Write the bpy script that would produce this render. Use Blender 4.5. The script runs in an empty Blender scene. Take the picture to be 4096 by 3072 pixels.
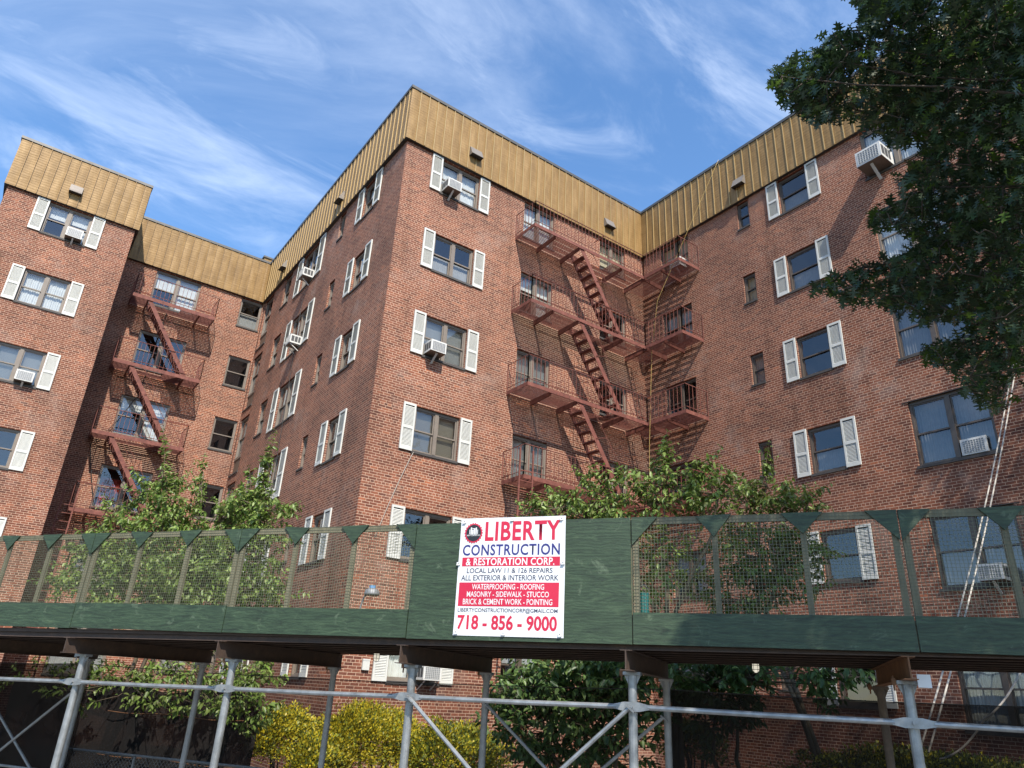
import bpy, math, random
import numpy as np
from mathutils import Matrix, Vector

random.seed(7); rng = np.random.default_rng(7)
S = bpy.context.scene
COL = S.collection

# ---------------------------------------------------------------- camera
F_PX, YAW, PITCH, ROLL = 2851.55, -0.6103, 0.4062, 0.0539     # eye point is the origin
cyw, syw = math.cos(YAW), math.sin(YAW); cp, sp = math.cos(PITCH), math.sin(PITCH)
cr, sr = math.cos(ROLL), math.sin(ROLL)
r0 = Vector((cyw, syw, 0)); f0 = Vector((-syw, cyw, 0)); zz = Vector((0, 0, 1))
fwd = f0*cp + zz*sp; up0 = -f0*sp + zz*cp
right = r0*cr + up0*sr; upv = -r0*sr + up0*cr
cam = bpy.data.cameras.new('camera'); camo = bpy.data.objects.new('camera', cam); COL.objects.link(camo)
camo.matrix_world = Matrix(((right.x, upv.x, -fwd.x, 0), (right.y, upv.y, -fwd.y, 0), (right.z, upv.z, -fwd.z, 0), (0, 0, 0, 1)))
cam.sensor_width = 36.0; cam.lens = F_PX/4096*36.0; cam.clip_end = 3000; cam.clip_start = 0.05
S.camera = camo

# ---------------------------------------------------------------- light
SUN_AZ, SUN_EL = math.radians(71.5), math.radians(48)
sd_ = Vector((math.cos(SUN_AZ)*math.cos(SUN_EL), math.sin(SUN_AZ)*math.cos(SUN_EL), -math.sin(SUN_EL)))
sl = bpy.data.lights.new('sun', 'SUN'); sl.energy = 3.2; sl.angle = math.radians(0.5); sl.color = (1.0, 0.93, 0.82)
so = bpy.data.objects.new('sun', sl); COL.objects.link(so); so.rotation_mode = 'QUATERNION'
so.rotation_quaternion = sd_.to_track_quat('-Z', 'Y')

S.view_settings.view_transform = 'Standard'; S.view_settings.look = 'None'
S.view_settings.exposure = 1.34; S.view_settings.gamma = 1.0; S.view_settings.use_curve_mapping = False

W = bpy.data.worlds.new("World"); S.world = W; W.use_nodes = True
nt = W.node_tree; nt.nodes.clear()
def N(tree, t, **kw):
    n = tree.nodes.new(t)
    for k, v in kw.items():
        if k == 'inp':
            for a, b in v.items(): n.inputs[a].default_value = b
        else: setattr(n, k, v)
    return n
def ramp(tree, pts, interp='LINEAR'):
    n = tree.nodes.new('ShaderNodeValToRGB'); cr_ = n.color_ramp; cr_.interpolation = interp
    while len(cr_.elements) > 1: cr_.elements.remove(cr_.elements[-1])
    cr_.elements[0].position = pts[0][0]; cr_.elements[0].color = (*pts[0][1], 1)
    for p, c in pts[1:]:
        e = cr_.elements.new(p); e.color = (*c, 1)
    return n
L = nt.links.new
sky = N(nt, 'ShaderNodeTexSky', sky_type='NISHITA', sun_disc=False, sun_elevation=SUN_EL, sun_rotation=math.radians(198), air_density=1.0, dust_density=0.3, ozone_density=2.0)
hs = N(nt, 'ShaderNodeHueSaturation', inp={'Saturation': 1.16, 'Value': 0.80}); L(sky.outputs[0], hs.inputs['Color'])
tc = N(nt, 'ShaderNodeTexCoord'); sx_ = N(nt, 'ShaderNodeSeparateXYZ'); L(tc.outputs['Generated'], sx_.inputs[0])
za = N(nt, 'ShaderNodeMath', operation='ADD', inp={1: 0.12}); L(sx_.outputs[2], za.inputs[0])
zm = N(nt, 'ShaderNodeMath', operation='MAXIMUM', inp={1: 0.05}); L(za.outputs[0], zm.inputs[0])
dx = N(nt, 'ShaderNodeMath', operation='DIVIDE'); L(sx_.outputs[0], dx.inputs[0]); L(zm.outputs[0], dx.inputs[1])
dy = N(nt, 'ShaderNodeMath', operation='DIVIDE'); L(sx_.outputs[1], dy.inputs[0]); L(zm.outputs[0], dy.inputs[1])
cxy = N(nt, 'ShaderNodeCombineXYZ'); L(dx.outputs[0], cxy.inputs[0]); L(dy.outputs[0], cxy.inputs[1])
def cloud(rot, scale, off, nscale, lo, hi, dist):
    m = N(nt, 'ShaderNodeMapping', inp={'Rotation': (0, 0, rot), 'Scale': (scale[0], scale[1], 1), 'Location': off})
    L(cxy.outputs[0], m.inputs[0])
    n = N(nt, 'ShaderNodeTexNoise', inp={'Scale': nscale, 'Detail': 9.0, 'Roughness': 0.62, 'Distortion': dist}); L(m.outputs[0], n.inputs['Vector'])
    r = N(nt, 'ShaderNodeMapRange', interpolation_type='SMOOTHSTEP', inp={'From Min': lo, 'From Max': hi}); L(n.outputs['Fac'], r.inputs[0])
    return r
c1 = cloud(math.radians(24), (0.8, 1.5), (3.1, 0.7, 0), 1.25, 0.44, 0.84, 0.6)
c2 = cloud(math.radians(-38), (0.9, 2.2), (0.4, 4.2, 0), 2.4, 0.42, 0.82, 0.7)
cm = N(nt, 'ShaderNodeMath', operation='MAXIMUM'); L(c1.outputs[0], cm.inputs[0]); L(c2.outputs[0], cm.inputs[1])
cs = N(nt, 'ShaderNodeMath', operation='MULTIPLY', inp={1: 0.32}); L(cm.outputs[0], cs.inputs[0])
CLOUD = (4.6, 5.0, 5.6)
mixc = N(nt, 'ShaderNodeMix', data_type='RGBA'); L(cs.outputs[0], mixc.inputs['Factor']); L(hs.outputs[0], mixc.inputs['A']); mixc.inputs['B'].default_value = (*CLOUD, 1)
bg = N(nt, 'ShaderNodeBackground', inp={'Strength': 0.145}); L(mixc.outputs['Result'], bg.inputs[0])
wo = N(nt, 'ShaderNodeOutputWorld'); L(bg.outputs[0], wo.inputs[0])

# ---------------------------------------------------------------- site constants (metres, eye at origin)
GZ = -2.3                                    # ground level
CX, CY, LC, LB = 6.8091, 15.9294, 9.9808, 13.1513
AX, AY, AL = 1.1303, 26.7291, -2.9171
ZT, ZB = 17.166, 15.12
XD = CX + LC; YE = CY + LB; LD = 15.0
SX, SY, STH = 3.8431, 7.2121, -0.9756        # origin and direction of the sidewalk shed's front
SDIR = np.array([math.cos(STH), math.sin(STH)]); SNOR = np.array([-SDIR[1], SDIR[0]])
def sw(s, o, z): return (SX + SDIR[0]*s + SNOR[0]*o, SY + SDIR[1]*s + SNOR[1]*o, z)
M_SHED = Matrix(((SDIR[0], SNOR[0], 0, SX), (SDIR[1], SNOR[1], 0, SY), (0, 0, 1, 0), (0, 0, 0, 1)))
def face(ox, oy, turned):
    m = Matrix.Rotation(-math.pi/2 if turned else 0, 4, 'Z'); m.translation = Vector((ox, oy, 0)); return m
FA, FE_, FB, FC, FD = face(AX, AY, 0), face(CX, YE, 0), face(CX, CY, 1), face(CX, CY, 0), face(XD, CY, 1)
# local axes of a face: x right as seen from outside, y into the wall, z up

def ray(px, py):                              # photo pixel (4096 wide) -> direction, used to read positions off the photograph
    a = (px-2048)/F_PX; b = -(py-1536)/F_PX
    return np.array(fwd + right*a + upv*b)
def on_shed_plane(px, py, o):                 # point at depth o behind the shed's front
    r = ray(px*1.8517, py*1.8517); d = SNOR[0]*SX + SNOR[1]*SY + o
    return r*(d/(r[0]*SNOR[0] + r[1]*SNOR[1]))
def project(P):
    d = P @ np.array(fwd); return np.stack([2048 + F_PX*(P @ np.array(right))/d, 1536 - F_PX*(P @ np.array(upv))/d, d], -1)

# ---------------------------------------------------------------- helpers
class MB:
    def __init__(s): s.v = []; s.f = []; s.m = []
    def add(s, vs, fs, mi=0, M=None):
        b = len(s.v)
        for p in vs: s.v.append(tuple(M @ Vector(p)) if M is not None else tuple(p))
        for f in fs: s.f.append([b+i for i in f]); s.m.append(mi)
        return s
    def box(s, a, b, mi=0, M=None):
        x0, y0, z0 = a; x1, y1, z1 = b
        return s.add([(x0,y0,z0),(x1,y0,z0),(x1,y1,z0),(x0,y1,z0),(x0,y0,z1),(x1,y0,z1),(x1,y1,z1),(x0,y1,z1)],
              [(0,3,2,1),(4,5,6,7),(0,1,5,4),(1,2,6,5),(2,3,7,6),(3,0,4,7)], mi, M)
    def quad(s, *p, mi=0, M=None): return s.add(p, [tuple(range(len(p)))], mi, M)
    def bar(s, p, q, w, h, mi=0, M=None, upd=(0,0,1)):     # rectangular bar from p to q, w across, h along upd
        p, q = Vector(p), Vector(q); d = (q-p).normalized(); u = Vector(upd)
        if abs(d.dot(u)) > .98: u = Vector((0,1,0))
        sd = d.cross(u).normalized(); u = sd.cross(d)
        vs = [e + sd*(a*w/2) + u*(b*h/2) for e in (p, q) for a, b in ((-1,-1),(1,-1),(1,1),(-1,1))]
        return s.add(vs, [(0,3,2,1),(4,5,6,7),(0,1,5,4),(1,2,6,5),(2,3,7,6),(3,0,4,7)], mi, M)
    def tube(s, pts, r, n=8, mi=0, M=None, cap=True):
        pts = [Vector(p) for p in pts]; rs = r if isinstance(r, (list, tuple)) else [r]*len(pts)
        vs = []; K = len(pts)
        for i, p in enumerate(pts):
            d = (pts[min(i+1,K-1)] - pts[max(i-1,0)]).normalized()
            u = d.orthogonal().normalized() if i == 0 else (u - d*u.dot(d)).normalized()
            w = d.cross(u)
            vs += [p + (u*math.cos(2*math.pi*k/n) + w*math.sin(2*math.pi*k/n))*rs[i] for k in range(n)]
        fs = [(i*n+k, i*n+(k+1)%n, (i+1)*n+(k+1)%n, (i+1)*n+k) for i in range(K-1) for k in range(n)]
        if cap: fs += [tuple(range(n))[::-1], tuple((K-1)*n+k for k in range(n))]
        return s.add(vs, fs, mi, M)
    def mesh(s, name, mats, smooth=False):
        me = bpy.data.meshes.new(name); me.from_pydata(s.v, [], s.f)
        for m in (mats if isinstance(mats, (list, tuple)) else [mats]): me.materials.append(m)
        me.polygons.foreach_set('material_index', s.m)
        if smooth: me.polygons.foreach_set('use_smooth', [True]*len(s.f))
        me.update(); return me
    def build(s, name, mats, parent=None, M=None, smooth=False):
        return link(name, s.mesh(name, mats, smooth), parent, M)
def link(name, me, parent=None, M=None):
    o = bpy.data.objects.new(name, me); COL.objects.link(o)
    if parent is not None: o.parent = parent
    if M is not None: o.matrix_basis = M
    return o
def tag(o, label, cat, group=None):
    o['label'] = label; o['category'] = cat
    if group: o['group'] = group
    return o
def thing(name, label, cat, loc=(0,0,0), group=None, M=None):
    o = bpy.data.objects.new(name, None); COL.objects.link(o); o.empty_display_size = .2
    if M is not None: o.matrix_basis = M
    else: o.location = loc
    return tag(o, label, cat, group)
def T(x, y, z): return Matrix.Translation((x, y, z))
def inst_mesh(name, tv, tf, pos, ax, nr, size, mats, midx=None):
    """one mesh made of many copies of a small template (leaves): ax = leaf axis, nr = leaf normal"""
    tv = np.array(tv, float); n = len(pos); k = len(tv)
    ax = ax/np.linalg.norm(ax, axis=1, keepdims=True)
    nr = nr - ax*(nr*ax).sum(1, keepdims=True); nr /= np.linalg.norm(nr, axis=1, keepdims=True)+1e-9
    sd = np.cross(nr, ax)
    V = pos[:,None,:] + size[:,None,None]*(tv[None,:,0,None]*ax[:,None,:] + tv[None,:,1,None]*sd[:,None,:] + tv[None,:,2,None]*nr[:,None,:])
    V = V.reshape(-1, 3)
    lens = np.array([len(f) for f in tf]); flat = np.concatenate([np.array(f) for f in tf])
    loops = (flat[None,:] + (np.arange(n)*k)[:,None]).ravel()
    tot = np.tile(lens, n); start = np.concatenate([[0], np.cumsum(tot)[:-1]])
    me = bpy.data.meshes.new(name); me.vertices.add(len(V)); me.vertices.foreach_set('co', V.ravel().astype(np.float32))
    me.loops.add(len(loops)); me.loops.foreach_set('vertex_index', loops.astype(np.int32))
    me.polygons.add(len(tot)); me.polygons.foreach_set('loop_start', start.astype(np.int32)); me.polygons.foreach_set('loop_total', tot.astype(np.int32))
    for m in mats: me.materials.append(m)
    if midx is not None: me.polygons.foreach_set('material_index', np.repeat(midx, len(tf)).astype(np.int32))
    me.update(calc_edges=True); me.validate(); return me

# ---------------------------------------------------------------- materials
def mat(name):
    m = bpy.data.materials.new(name); m.use_nodes = True; t = m.node_tree
    return m, t, t.nodes['Principled BSDF']
def simple(name, col, rough=0.6, metal=0.0, var=0.0, vscale=3.0, bump=0.0, bscale=60.0, spec=0.5, stretch=(1,1,1), detail=5):
    m, t, b = mat(name); b.inputs['Base Color'].default_value = (*col, 1); b.inputs['Roughness'].default_value = rough
    b.inputs['Metallic'].default_value = metal; b.inputs['Specular IOR Level'].default_value = spec
    g = N(t, 'ShaderNodeNewGeometry')
    if var or bump:
        mp = N(t, 'ShaderNodeMapping', inp={'Scale': stretch}); t.links.new(g.outputs['Position'], mp.inputs[0])
    if var:
        n = N(t, 'ShaderNodeTexNoise', inp={'Scale': vscale, 'Detail': detail, 'Roughness': 0.65}); t.links.new(mp.outputs[0], n.inputs['Vector'])
        r = ramp(t, [(0.25, tuple(c*(1-var) for c in col)), (0.5, col), (0.75, tuple(min(1, c*(1+var)) for c in col))])
        t.links.new(n.outputs['Fac'], r.inputs[0]); t.links.new(r.outputs[0], b.inputs['Base Color'])
    if bump:
        n2 = N(t, 'ShaderNodeTexNoise', inp={'Scale': bscale, 'Detail': 4.0}); t.links.new(mp.outputs[0], n2.inputs['Vector'])
        bp = N(t, 'ShaderNodeBump', inp={'Strength': bump, 'Distance': 0.01}); t.links.new(n2.outputs['Fac'], bp.inputs['Height']); t.links.new(bp.outputs[0], b.inputs['Normal'])
    return m

def brick_mat():
    m, t, b = mat('red_brick'); K = t.links.new
    g = N(t, 'ShaderNodeNewGeometry'); p = N(t, 'ShaderNodeSeparateXYZ'); K(g.outputs['Position'], p.inputs[0])
    nn = N(t, 'ShaderNodeSeparateXYZ'); K(g.outputs['True Normal'], nn.inputs[0])
    ab = N(t, 'ShaderNodeMath', operation='ABSOLUTE'); K(nn.outputs[0], ab.inputs[0])
    gt = N(t, 'ShaderNodeMath', operation='GREATER_THAN', inp={1: 0.5}); K(ab.outputs[0], gt.inputs[0])
    mu = N(t, 'ShaderNodeMix', data_type='FLOAT'); K(gt.outputs[0], mu.inputs['Factor']); K(p.outputs[0], mu.inputs['A']); K(p.outputs[1], mu.inputs['B'])
    cv = N(t, 'ShaderNodeCombineXYZ'); K(mu.outputs[0], cv.inputs[0]); K(p.outputs[2], cv.inputs[1])
    # slightly wandering joints
    wn = N(t, 'ShaderNodeTexNoise', inp={'Scale': 9.0, 'Detail': 2.0}); K(g.outputs['Position'], wn.inputs['Vector'])
    wv = N(t, 'ShaderNodeVectorMath', operation='MULTIPLY_ADD', inp={1: (0.012, 0.007, 0), 2: (-0.006, -0.0035, 0)}); K(wn.outputs['Color'], wv.inputs[0])
    wa = N(t, 'ShaderNodeVectorMath', operation='ADD'); K(cv.outputs[0], wa.inputs[0]); K(wv.outputs[0], wa.inputs[1])
    br = N(t, 'ShaderNodeTexBrick', offset=0.5, offset_frequency=2, squash=0.5, squash_frequency=6,
           inp={'Color1': (0,0,0,1), 'Color2': (1,1,1,1), 'Mortar': (0,0,0,1), 'Scale': 1.0, 'Mortar Size': 0.0060, 'Mortar Smooth': 0.25, 'Bias': 0.0, 'Brick Width': 0.206, 'Row Height': 0.06875})
    K(wa.outputs[0], br.inputs['Vector'])
    rp = ramp(t, [(0.0, (.092,.033,.022)), (0.2, (.130,.046,.029)), (0.55, (.162,.058,.035)), (0.9, (.195,.071,.041)), (0.97, (.205,.082,.05)), (1.0, (.27,.095,.05))])
    K(br.outputs['Color'], rp.inputs[0])
    # broad weathering
    n1 = N(t, 'ShaderNodeTexNoise', inp={'Scale': 0.45, 'Detail': 6.0, 'Roughness': 0.6}); K(g.outputs['Position'], n1.inputs['Vector'])
    r1 = ramp(t, [(0.28, (.62,.66,.70)), (0.48, (1,1,1)), (0.7, (1.3,1.2,1.08))]); K(n1.outputs['Fac'], r1.inputs[0])
    n3 = N(t, 'ShaderNodeTexNoise', inp={'Scale': 22.0, 'Detail': 5.0, 'Roughness': 0.7}); K(g.outputs['Position'], n3.inputs['Vector'])
    r3 = ramp(t, [(0.3, (.72,.72,.72)), (0.7, (1.25,1.22,1.2))]); K(n3.outputs['Fac'], r3.inputs[0])
    mA = N(t, 'ShaderNodeMix', data_type='RGBA', blend_type='MULTIPLY', inp={'Factor': 1.0}); K(rp.outputs[0], mA.inputs['A']); K(r1.outputs[0], mA.inputs['B'])
    mB_ = N(t, 'ShaderNodeMix', data_type='RGBA', blend_type='MULTIPLY', inp={'Factor': 1.0}); K(mA.outputs['Result'], mB_.inputs['A']); K(r3.outputs[0], mB_.inputs['B'])
    # lime bloom and replaced orange bricks in patches
    n2 = N(t, 'ShaderNodeTexNoise', inp={'Scale': 0.8, 'Detail': 8.0, 'Roughness': 0.72}); K(g.outputs['Position'], n2.inputs['Vector'])
    r2 = N(t, 'ShaderNodeMapRange', interpolation_type='SMOOTHSTEP', inp={'From Min': 0.52, 'From Max': 0.74, 'To Max': 0.5}); K(n2.outputs['Fac'], r2.inputs[0])
    mC = N(t, 'ShaderNodeMix', data_type='RGBA'); K(r2.outputs[0], mC.inputs['Factor']); K(mB_.outputs['Result'], mC.inputs['A']); mC.inputs['B'].default_value = (.27,.20,.17,1)
    n4 = N(t, 'ShaderNodeTexNoise', inp={'Scale': 1.15, 'Detail': 3.0}); K(g.outputs['Position'], n4.inputs['Vector'])
    g4 = N(t, 'ShaderNodeMapRange', inp={'From Min': 0.60, 'From Max': 0.70}); K(n4.outputs['Fac'], g4.inputs[0])
    g5 = N(t, 'ShaderNodeMath', operation='GREATER_THAN', inp={1: 0.62}); K(br.outputs['Color'], g5.inputs[0])
    g6 = N(t, 'ShaderNodeMath', operation='MULTIPLY'); K(g4.outputs[0], g6.inputs[0]); K(g5.outputs[0], g6.inputs[1])
    g7 = N(t, 'ShaderNodeMath', operation='MULTIPLY', inp={1: 0.55}); K(g6.outputs[0], g7.inputs[0])
    mE = N(t, 'ShaderNodeMix', data_type='RGBA'); K(g7.outputs[0], mE.inputs['Factor']); K(mC.outputs['Result'], mE.inputs['A']); mE.inputs['B'].default_value = (.30,.105,.05,1)
    rm = ramp(t, [(0.3, (.36,.235,.165)), (0.5, (.48,.33,.235)), (0.75, (.56,.41,.30))]); K(n1.outputs['Fac'], rm.inputs[0])
    mD = N(t, 'ShaderNodeMix', data_type='RGBA'); K(br.outputs['Fac'], mD.inputs['Factor']); K(mE.outputs['Result'], mD.inputs['A']); K(rm.outputs[0], mD.inputs['B'])
    ms = N(t, 'ShaderNodeMapping', inp={'Scale': (1.6, 1.6, 0.16)}); K(g.outputs['Position'], ms.inputs[0])
    ns = N(t, 'ShaderNodeTexNoise', inp={'Scale': 1.7, 'Detail': 6.0, 'Roughness': 0.6}); K(ms.outputs[0], ns.inputs['Vector'])
    rs = ramp(t, [(0.30, (.74,.72,.70)), (0.45, (1,1,1)), (0.62, (1,1,1)), (0.75, (1.16,1.14,1.12))]); K(ns.outputs['Fac'], rs.inputs[0])
    mF = N(t, 'ShaderNodeMix', data_type='RGBA', blend_type='MULTIPLY', inp={'Factor': 1.0}); K(mD.outputs['Result'], mF.inputs['A']); K(rs.outputs[0], mF.inputs['B'])
    K(mF.outputs['Result'], b.inputs['Base Color'])
    b.inputs['Roughness'].default_value = 0.85; b.inputs['Specular IOR Level'].default_value = 0.3
    hb_ = N(t, 'ShaderNodeMath', operation='MULTIPLY_ADD', inp={1: -0.6}); K(br.outputs['Fac'], hb_.inputs[0]); K(n3.outputs['Fac'], hb_.inputs[2])
    bp = N(t, 'ShaderNodeBump', inp={'Strength': 0.6, 'Distance': 0.008}); K(hb_.outputs[0], bp.inputs['Height']); K(bp.outputs[0], b.inputs['Normal'])
    return m

def fascia_mat():
    m, t, b = mat('bronze_sheet_metal'); K = t.links.new
    g = N(t, 'ShaderNodeNewGeometry')
    m1 = N(t, 'ShaderNodeMapping', inp={'Scale': (2.2, 2.2, 11.0)}); K(g.outputs['Position'], m1.inputs[0])
    n1 = N(t, 'ShaderNodeTexNoise', inp={'Scale': 1.0, 'Detail': 3.0, 'Roughness': 0.5}); K(m1.outputs[0], n1.inputs['Vector'])
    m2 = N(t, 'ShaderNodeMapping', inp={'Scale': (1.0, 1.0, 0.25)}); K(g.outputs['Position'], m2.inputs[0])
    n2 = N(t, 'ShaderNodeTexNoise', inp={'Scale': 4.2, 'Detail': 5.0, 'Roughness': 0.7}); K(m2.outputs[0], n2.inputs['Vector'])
    r = ramp(t, [(0.22, (.15,.088,.031)), (0.5, (.23,.138,.050)), (0.78, (.33,.21,.088))]); K(n2.outputs['Fac'], r.inputs[0])  # tone varies along the band; lighter streaks are metal glints put into the colour
    # flaked pale patches
    n3 = N(t, 'ShaderNodeTexNoise', inp={'Scale': 2.3, 'Detail': 8.0, 'Roughness': 0.75}); K(m2.outputs[0], n3.inputs['Vector'])
    r3 = N(t, 'ShaderNodeMapRange', inp={'From Min': 0.71, 'From Max': 0.75, 'To Max': 0.6}); K(n3.outputs['Fac'], r3.inputs[0])
    mx = N(t, 'ShaderNodeMix', data_type='RGBA'); K(r3.outputs[0], mx.inputs['Factor']); K(r.outputs[0], mx.inputs['A']); mx.inputs['B'].default_value = (.6,.5,.33,1)
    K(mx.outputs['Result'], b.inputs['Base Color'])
    b.inputs['Metallic'].default_value = 0.05; b.inputs['Roughness'].default_value = 0.55; b.inputs['Specular IOR Level'].default_value = 0.3
    # shallow horizontal dents of roll-formed pans
    sp_ = N(t, 'ShaderNodeSeparateXYZ'); K(g.outputs['Position'], sp_.inputs[0])
    wz = N(t, 'ShaderNodeMath', operation='MULTIPLY', inp={1: 62.0}); K(sp_.outputs[2], wz.inputs[0])
    wa = N(t, 'ShaderNodeMath', operation='MULTIPLY_ADD', inp={1: 5.0}); K(n1.outputs['Fac'], wa.inputs[0]); K(wz.outputs[0], wa.inputs[2])
    ws = N(t, 'ShaderNodeMath', operation='SINE'); K(wa.outputs[0], ws.inputs[0])
    wm = N(t, 'ShaderNodeMath', operation='MULTIPLY_ADD', inp={1: 0.12}); K(ws.outputs[0], wm.inputs[0]); K(n1.outputs['Fac'], wm.inputs[2])
    bp = N(t, 'ShaderNodeBump', inp={'Strength': 0.5, 'Distance': 0.02}); K(wm.outputs[0], bp.inputs['Height']); K(bp.outputs[0], b.inputs['Normal'])
    return m

def glass_mat(name, tint, extra):
    m = bpy.data.materials.new(name); m.use_nodes = True; t = m.node_tree; t.nodes.clear(); K = t.links.new
    o = N(t, 'ShaderNodeOutputMaterial'); tr = N(t, 'ShaderNodeBsdfTransparent', inp={'Color': (*tint, 1)})
    gl = N(t, 'ShaderNodeBsdfGlossy', inp={'Roughness': 0.015, 'Color': (.95,.97,1,1)})
    g = N(t, 'ShaderNodeNewGeometry'); n = N(t, 'ShaderNodeTexNoise', inp={'Scale': 2.2, 'Detail': 1.0}); K(g.outputs['Position'], n.inputs['Vector'])
    bp = N(t, 'ShaderNodeBump', inp={'Strength': 0.08, 'Distance': 0.02}); K(n.outputs['Fac'], bp.inputs['Height']); K(bp.outputs[0], gl.inputs['Normal'])
    dt = N(t, 'ShaderNodeVectorMath', operation='DOT_PRODUCT'); K(g.outputs['Incoming'], dt.inputs[0]); K(g.outputs['Normal'], dt.inputs[1])
    ab = N(t, 'ShaderNodeMath', operation='ABSOLUTE'); K(dt.outputs['Value'], ab.inputs[0]); om = N(t, 'ShaderNodeMath', operation='SUBTRACT', inp={0: 1.0}); K(ab.outputs[0], om.inputs[1])
    pw = N(t, 'ShaderNodeMath', operation='POWER', inp={1: 4.0}); K(om.outputs[0], pw.inputs[0])
    ad = N(t, 'ShaderNodeMath', operation='MULTIPLY_ADD', inp={1: 0.85, 2: extra}, use_clamp=True); K(pw.outputs[0], ad.inputs[0])
    mx = N(t, 'ShaderNodeMixShader'); K(ad.outputs[0], mx.inputs[0]); K(tr.outputs[0], mx.inputs[1]); K(gl.outputs[0], mx.inputs[2]); K(mx.outputs[0], o.inputs[0])
    return m

def leaf_mat(name, col, tr=0.35, rough=0.45, var=0.3):
    m, t, b = mat(name); K = t.links.new
    g = N(t, 'ShaderNodeNewGeometry'); n = N(t, 'ShaderNodeTexNoise', inp={'Scale': 3.5, 'Detail': 3.0}); K(g.outputs['Position'], n.inputs['Vector'])
    r = ramp(t, [(0.3, tuple(c*(1-var) for c in col)), (0.7, tuple(c*(1+var) for c in col))]); K(n.outputs['Fac'], r.inputs[0])
    K(r.outputs[0], b.inputs['Base Color']); b.inputs['Roughness'].default_value = rough
    tl = N(t, 'ShaderNodeBsdfTranslucent'); K(r.outputs[0], tl.inputs['Color'])
    mx = N(t, 'ShaderNodeMixShader', inp={0: tr}); K(b.outputs[0], mx.inputs[1]); K(tl.outputs[0], mx.inputs[2])
    K(mx.outputs[0], t.nodes['Material Output'].inputs[0]); return m

def plywood_mat():
    m, t, b = mat('green_painted_plywood'); K = t.links.new
    tcn = N(t, 'ShaderNodeTexCoord'); mp = N(t, 'ShaderNodeMapping', inp={'Scale': (1.1, 1.1, 7.0)}); K(tcn.outputs['Object'], mp.inputs[0])
    n1 = N(t, 'ShaderNodeTexNoise', inp={'Scale': 1.7, 'Detail': 8.0, 'Roughness': 0.68, 'Distortion': 2.4}); K(mp.outputs[0], n1.inputs['Vector'])
    r1 = ramp(t, [(0.30, (.010,.019,.009)), (0.45, (.019,.037,.017)), (0.58, (.029,.053,.025)), (0.75, (.055,.085,.042))]); K(n1.outputs['Fac'], r1.inputs[0])
    wv = N(t, 'ShaderNodeTexWave', bands_direction='Z', inp={'Scale': 9.0, 'Distortion': 14.0, 'Detail': 5.0, 'Detail Scale': 0.8, 'Detail Roughness': 0.7}); 
    mp2 = N(t, 'ShaderNodeMapping', inp={'Scale': (0.35, 0.35, 1.0)}); K(tcn.outputs['Object'], mp2.inputs[0]); K(mp2.outputs[0], wv.inputs['Vector'])
    r2 = ramp(t, [(0.0, (.84,.84,.84)), (1.0, (1.12,1.12,1.12))]); K(wv.outputs['Fac'], r2.inputs[0])
    mA = N(t, 'ShaderNodeMix', data_type='RGBA', blend_type='MULTIPLY', inp={'Factor': 1.0}); K(r1.outputs[0], mA.inputs['A']); K(r2.outputs[0], mA.inputs['B'])
    n3 = N(t, 'ShaderNodeTexNoise', inp={'Scale': 4.5, 'Detail': 7.0, 'Roughness': 0.7, 'Distortion': 0.8}); K(tcn.outputs['Object'], n3.inputs['Vector'])
    r3 = N(t, 'ShaderNodeMapRange', inp={'From Min': 0.59, 'From Max': 0.70, 'To Max': 0.55}); K(n3.outputs['Fac'], r3.inputs[0])
    mB_ = N(t, 'ShaderNodeMix', data_type='RGBA'); K(r3.outputs[0], mB_.inputs['Factor']); K(mA.outputs['Result'], mB_.inputs['A']); mB_.inputs['B'].default_value = (.12,.16,.10,1)
    K(mB_.outputs['Result'], b.inputs['Base Color']); b.inputs['Roughness'].default_value = 0.62
    bp = N(t, 'ShaderNodeBump', inp={'Strength': 0.1, 'Distance': 0.01}); K(wv.outputs['Fac'], bp.inputs['Height']); K(bp.outputs[0], b.inputs['Normal'])
    return m

def net_mat(name, fac, col=(.012,.011,.011)):
    m = bpy.data.materials.new(name); m.use_nodes = True; t = m.node_tree; t.nodes.clear(); K = t.links.new
    o = N(t, 'ShaderNodeOutputMaterial'); tr = N(t, 'ShaderNodeBsdfTransparent'); df = N(t, 'ShaderNodeBsdfDiffuse', inp={'Color': (*col, 1)})
    g = N(t, 'ShaderNodeNewGeometry'); n = N(t, 'ShaderNodeTexNoise', inp={'Scale': 1.2, 'Detail': 4.0}); K(g.outputs['Position'], n.inputs['Vector'])
    r = N(t, 'ShaderNodeMapRange', inp={'From Min': 0.3, 'From Max': 0.7, 'To Min': max(0, fac-(1-fac)*.5*(fac>.8)-.07*(fac<=.8)), 'To Max': min(1, fac+.07)}); K(n.outputs['Fac'], r.inputs[0])
    mx = N(t, 'ShaderNodeMixShader'); K(r.outputs[0], mx.inputs[0]); K(tr.outputs[0], mx.inputs[1]); K(df.outputs[0], mx.inputs[2]); K(mx.outputs[0], o.inputs[0])
    return m

def rust_mat(name, c0, c1, c2):
    m, t, b = mat(name); K = t.links.new
    g = N(t, 'ShaderNodeNewGeometry'); n = N(t, 'ShaderNodeTexNoise', inp={'Scale': 7.0, 'Detail': 8.0, 'Roughness': 0.75}); K(g.outputs['Position'], n.inputs['Vector'])
    r = ramp(t, [(0.3, c0), (0.52, c1), (0.72, c2)]); K(n.outputs['Fac'], r.inputs[0]); K(r.outputs[0], b.inputs['Base Color'])
    b.inputs['Roughness'].default_value = 0.75
    bp = N(t, 'ShaderNodeBump', inp={'Strength': 0.3, 'Distance': 0.004}); K(n.outputs['Fac'], bp.inputs['Height']); K(bp.outputs[0], b.inputs['Normal'])
    return m

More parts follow.
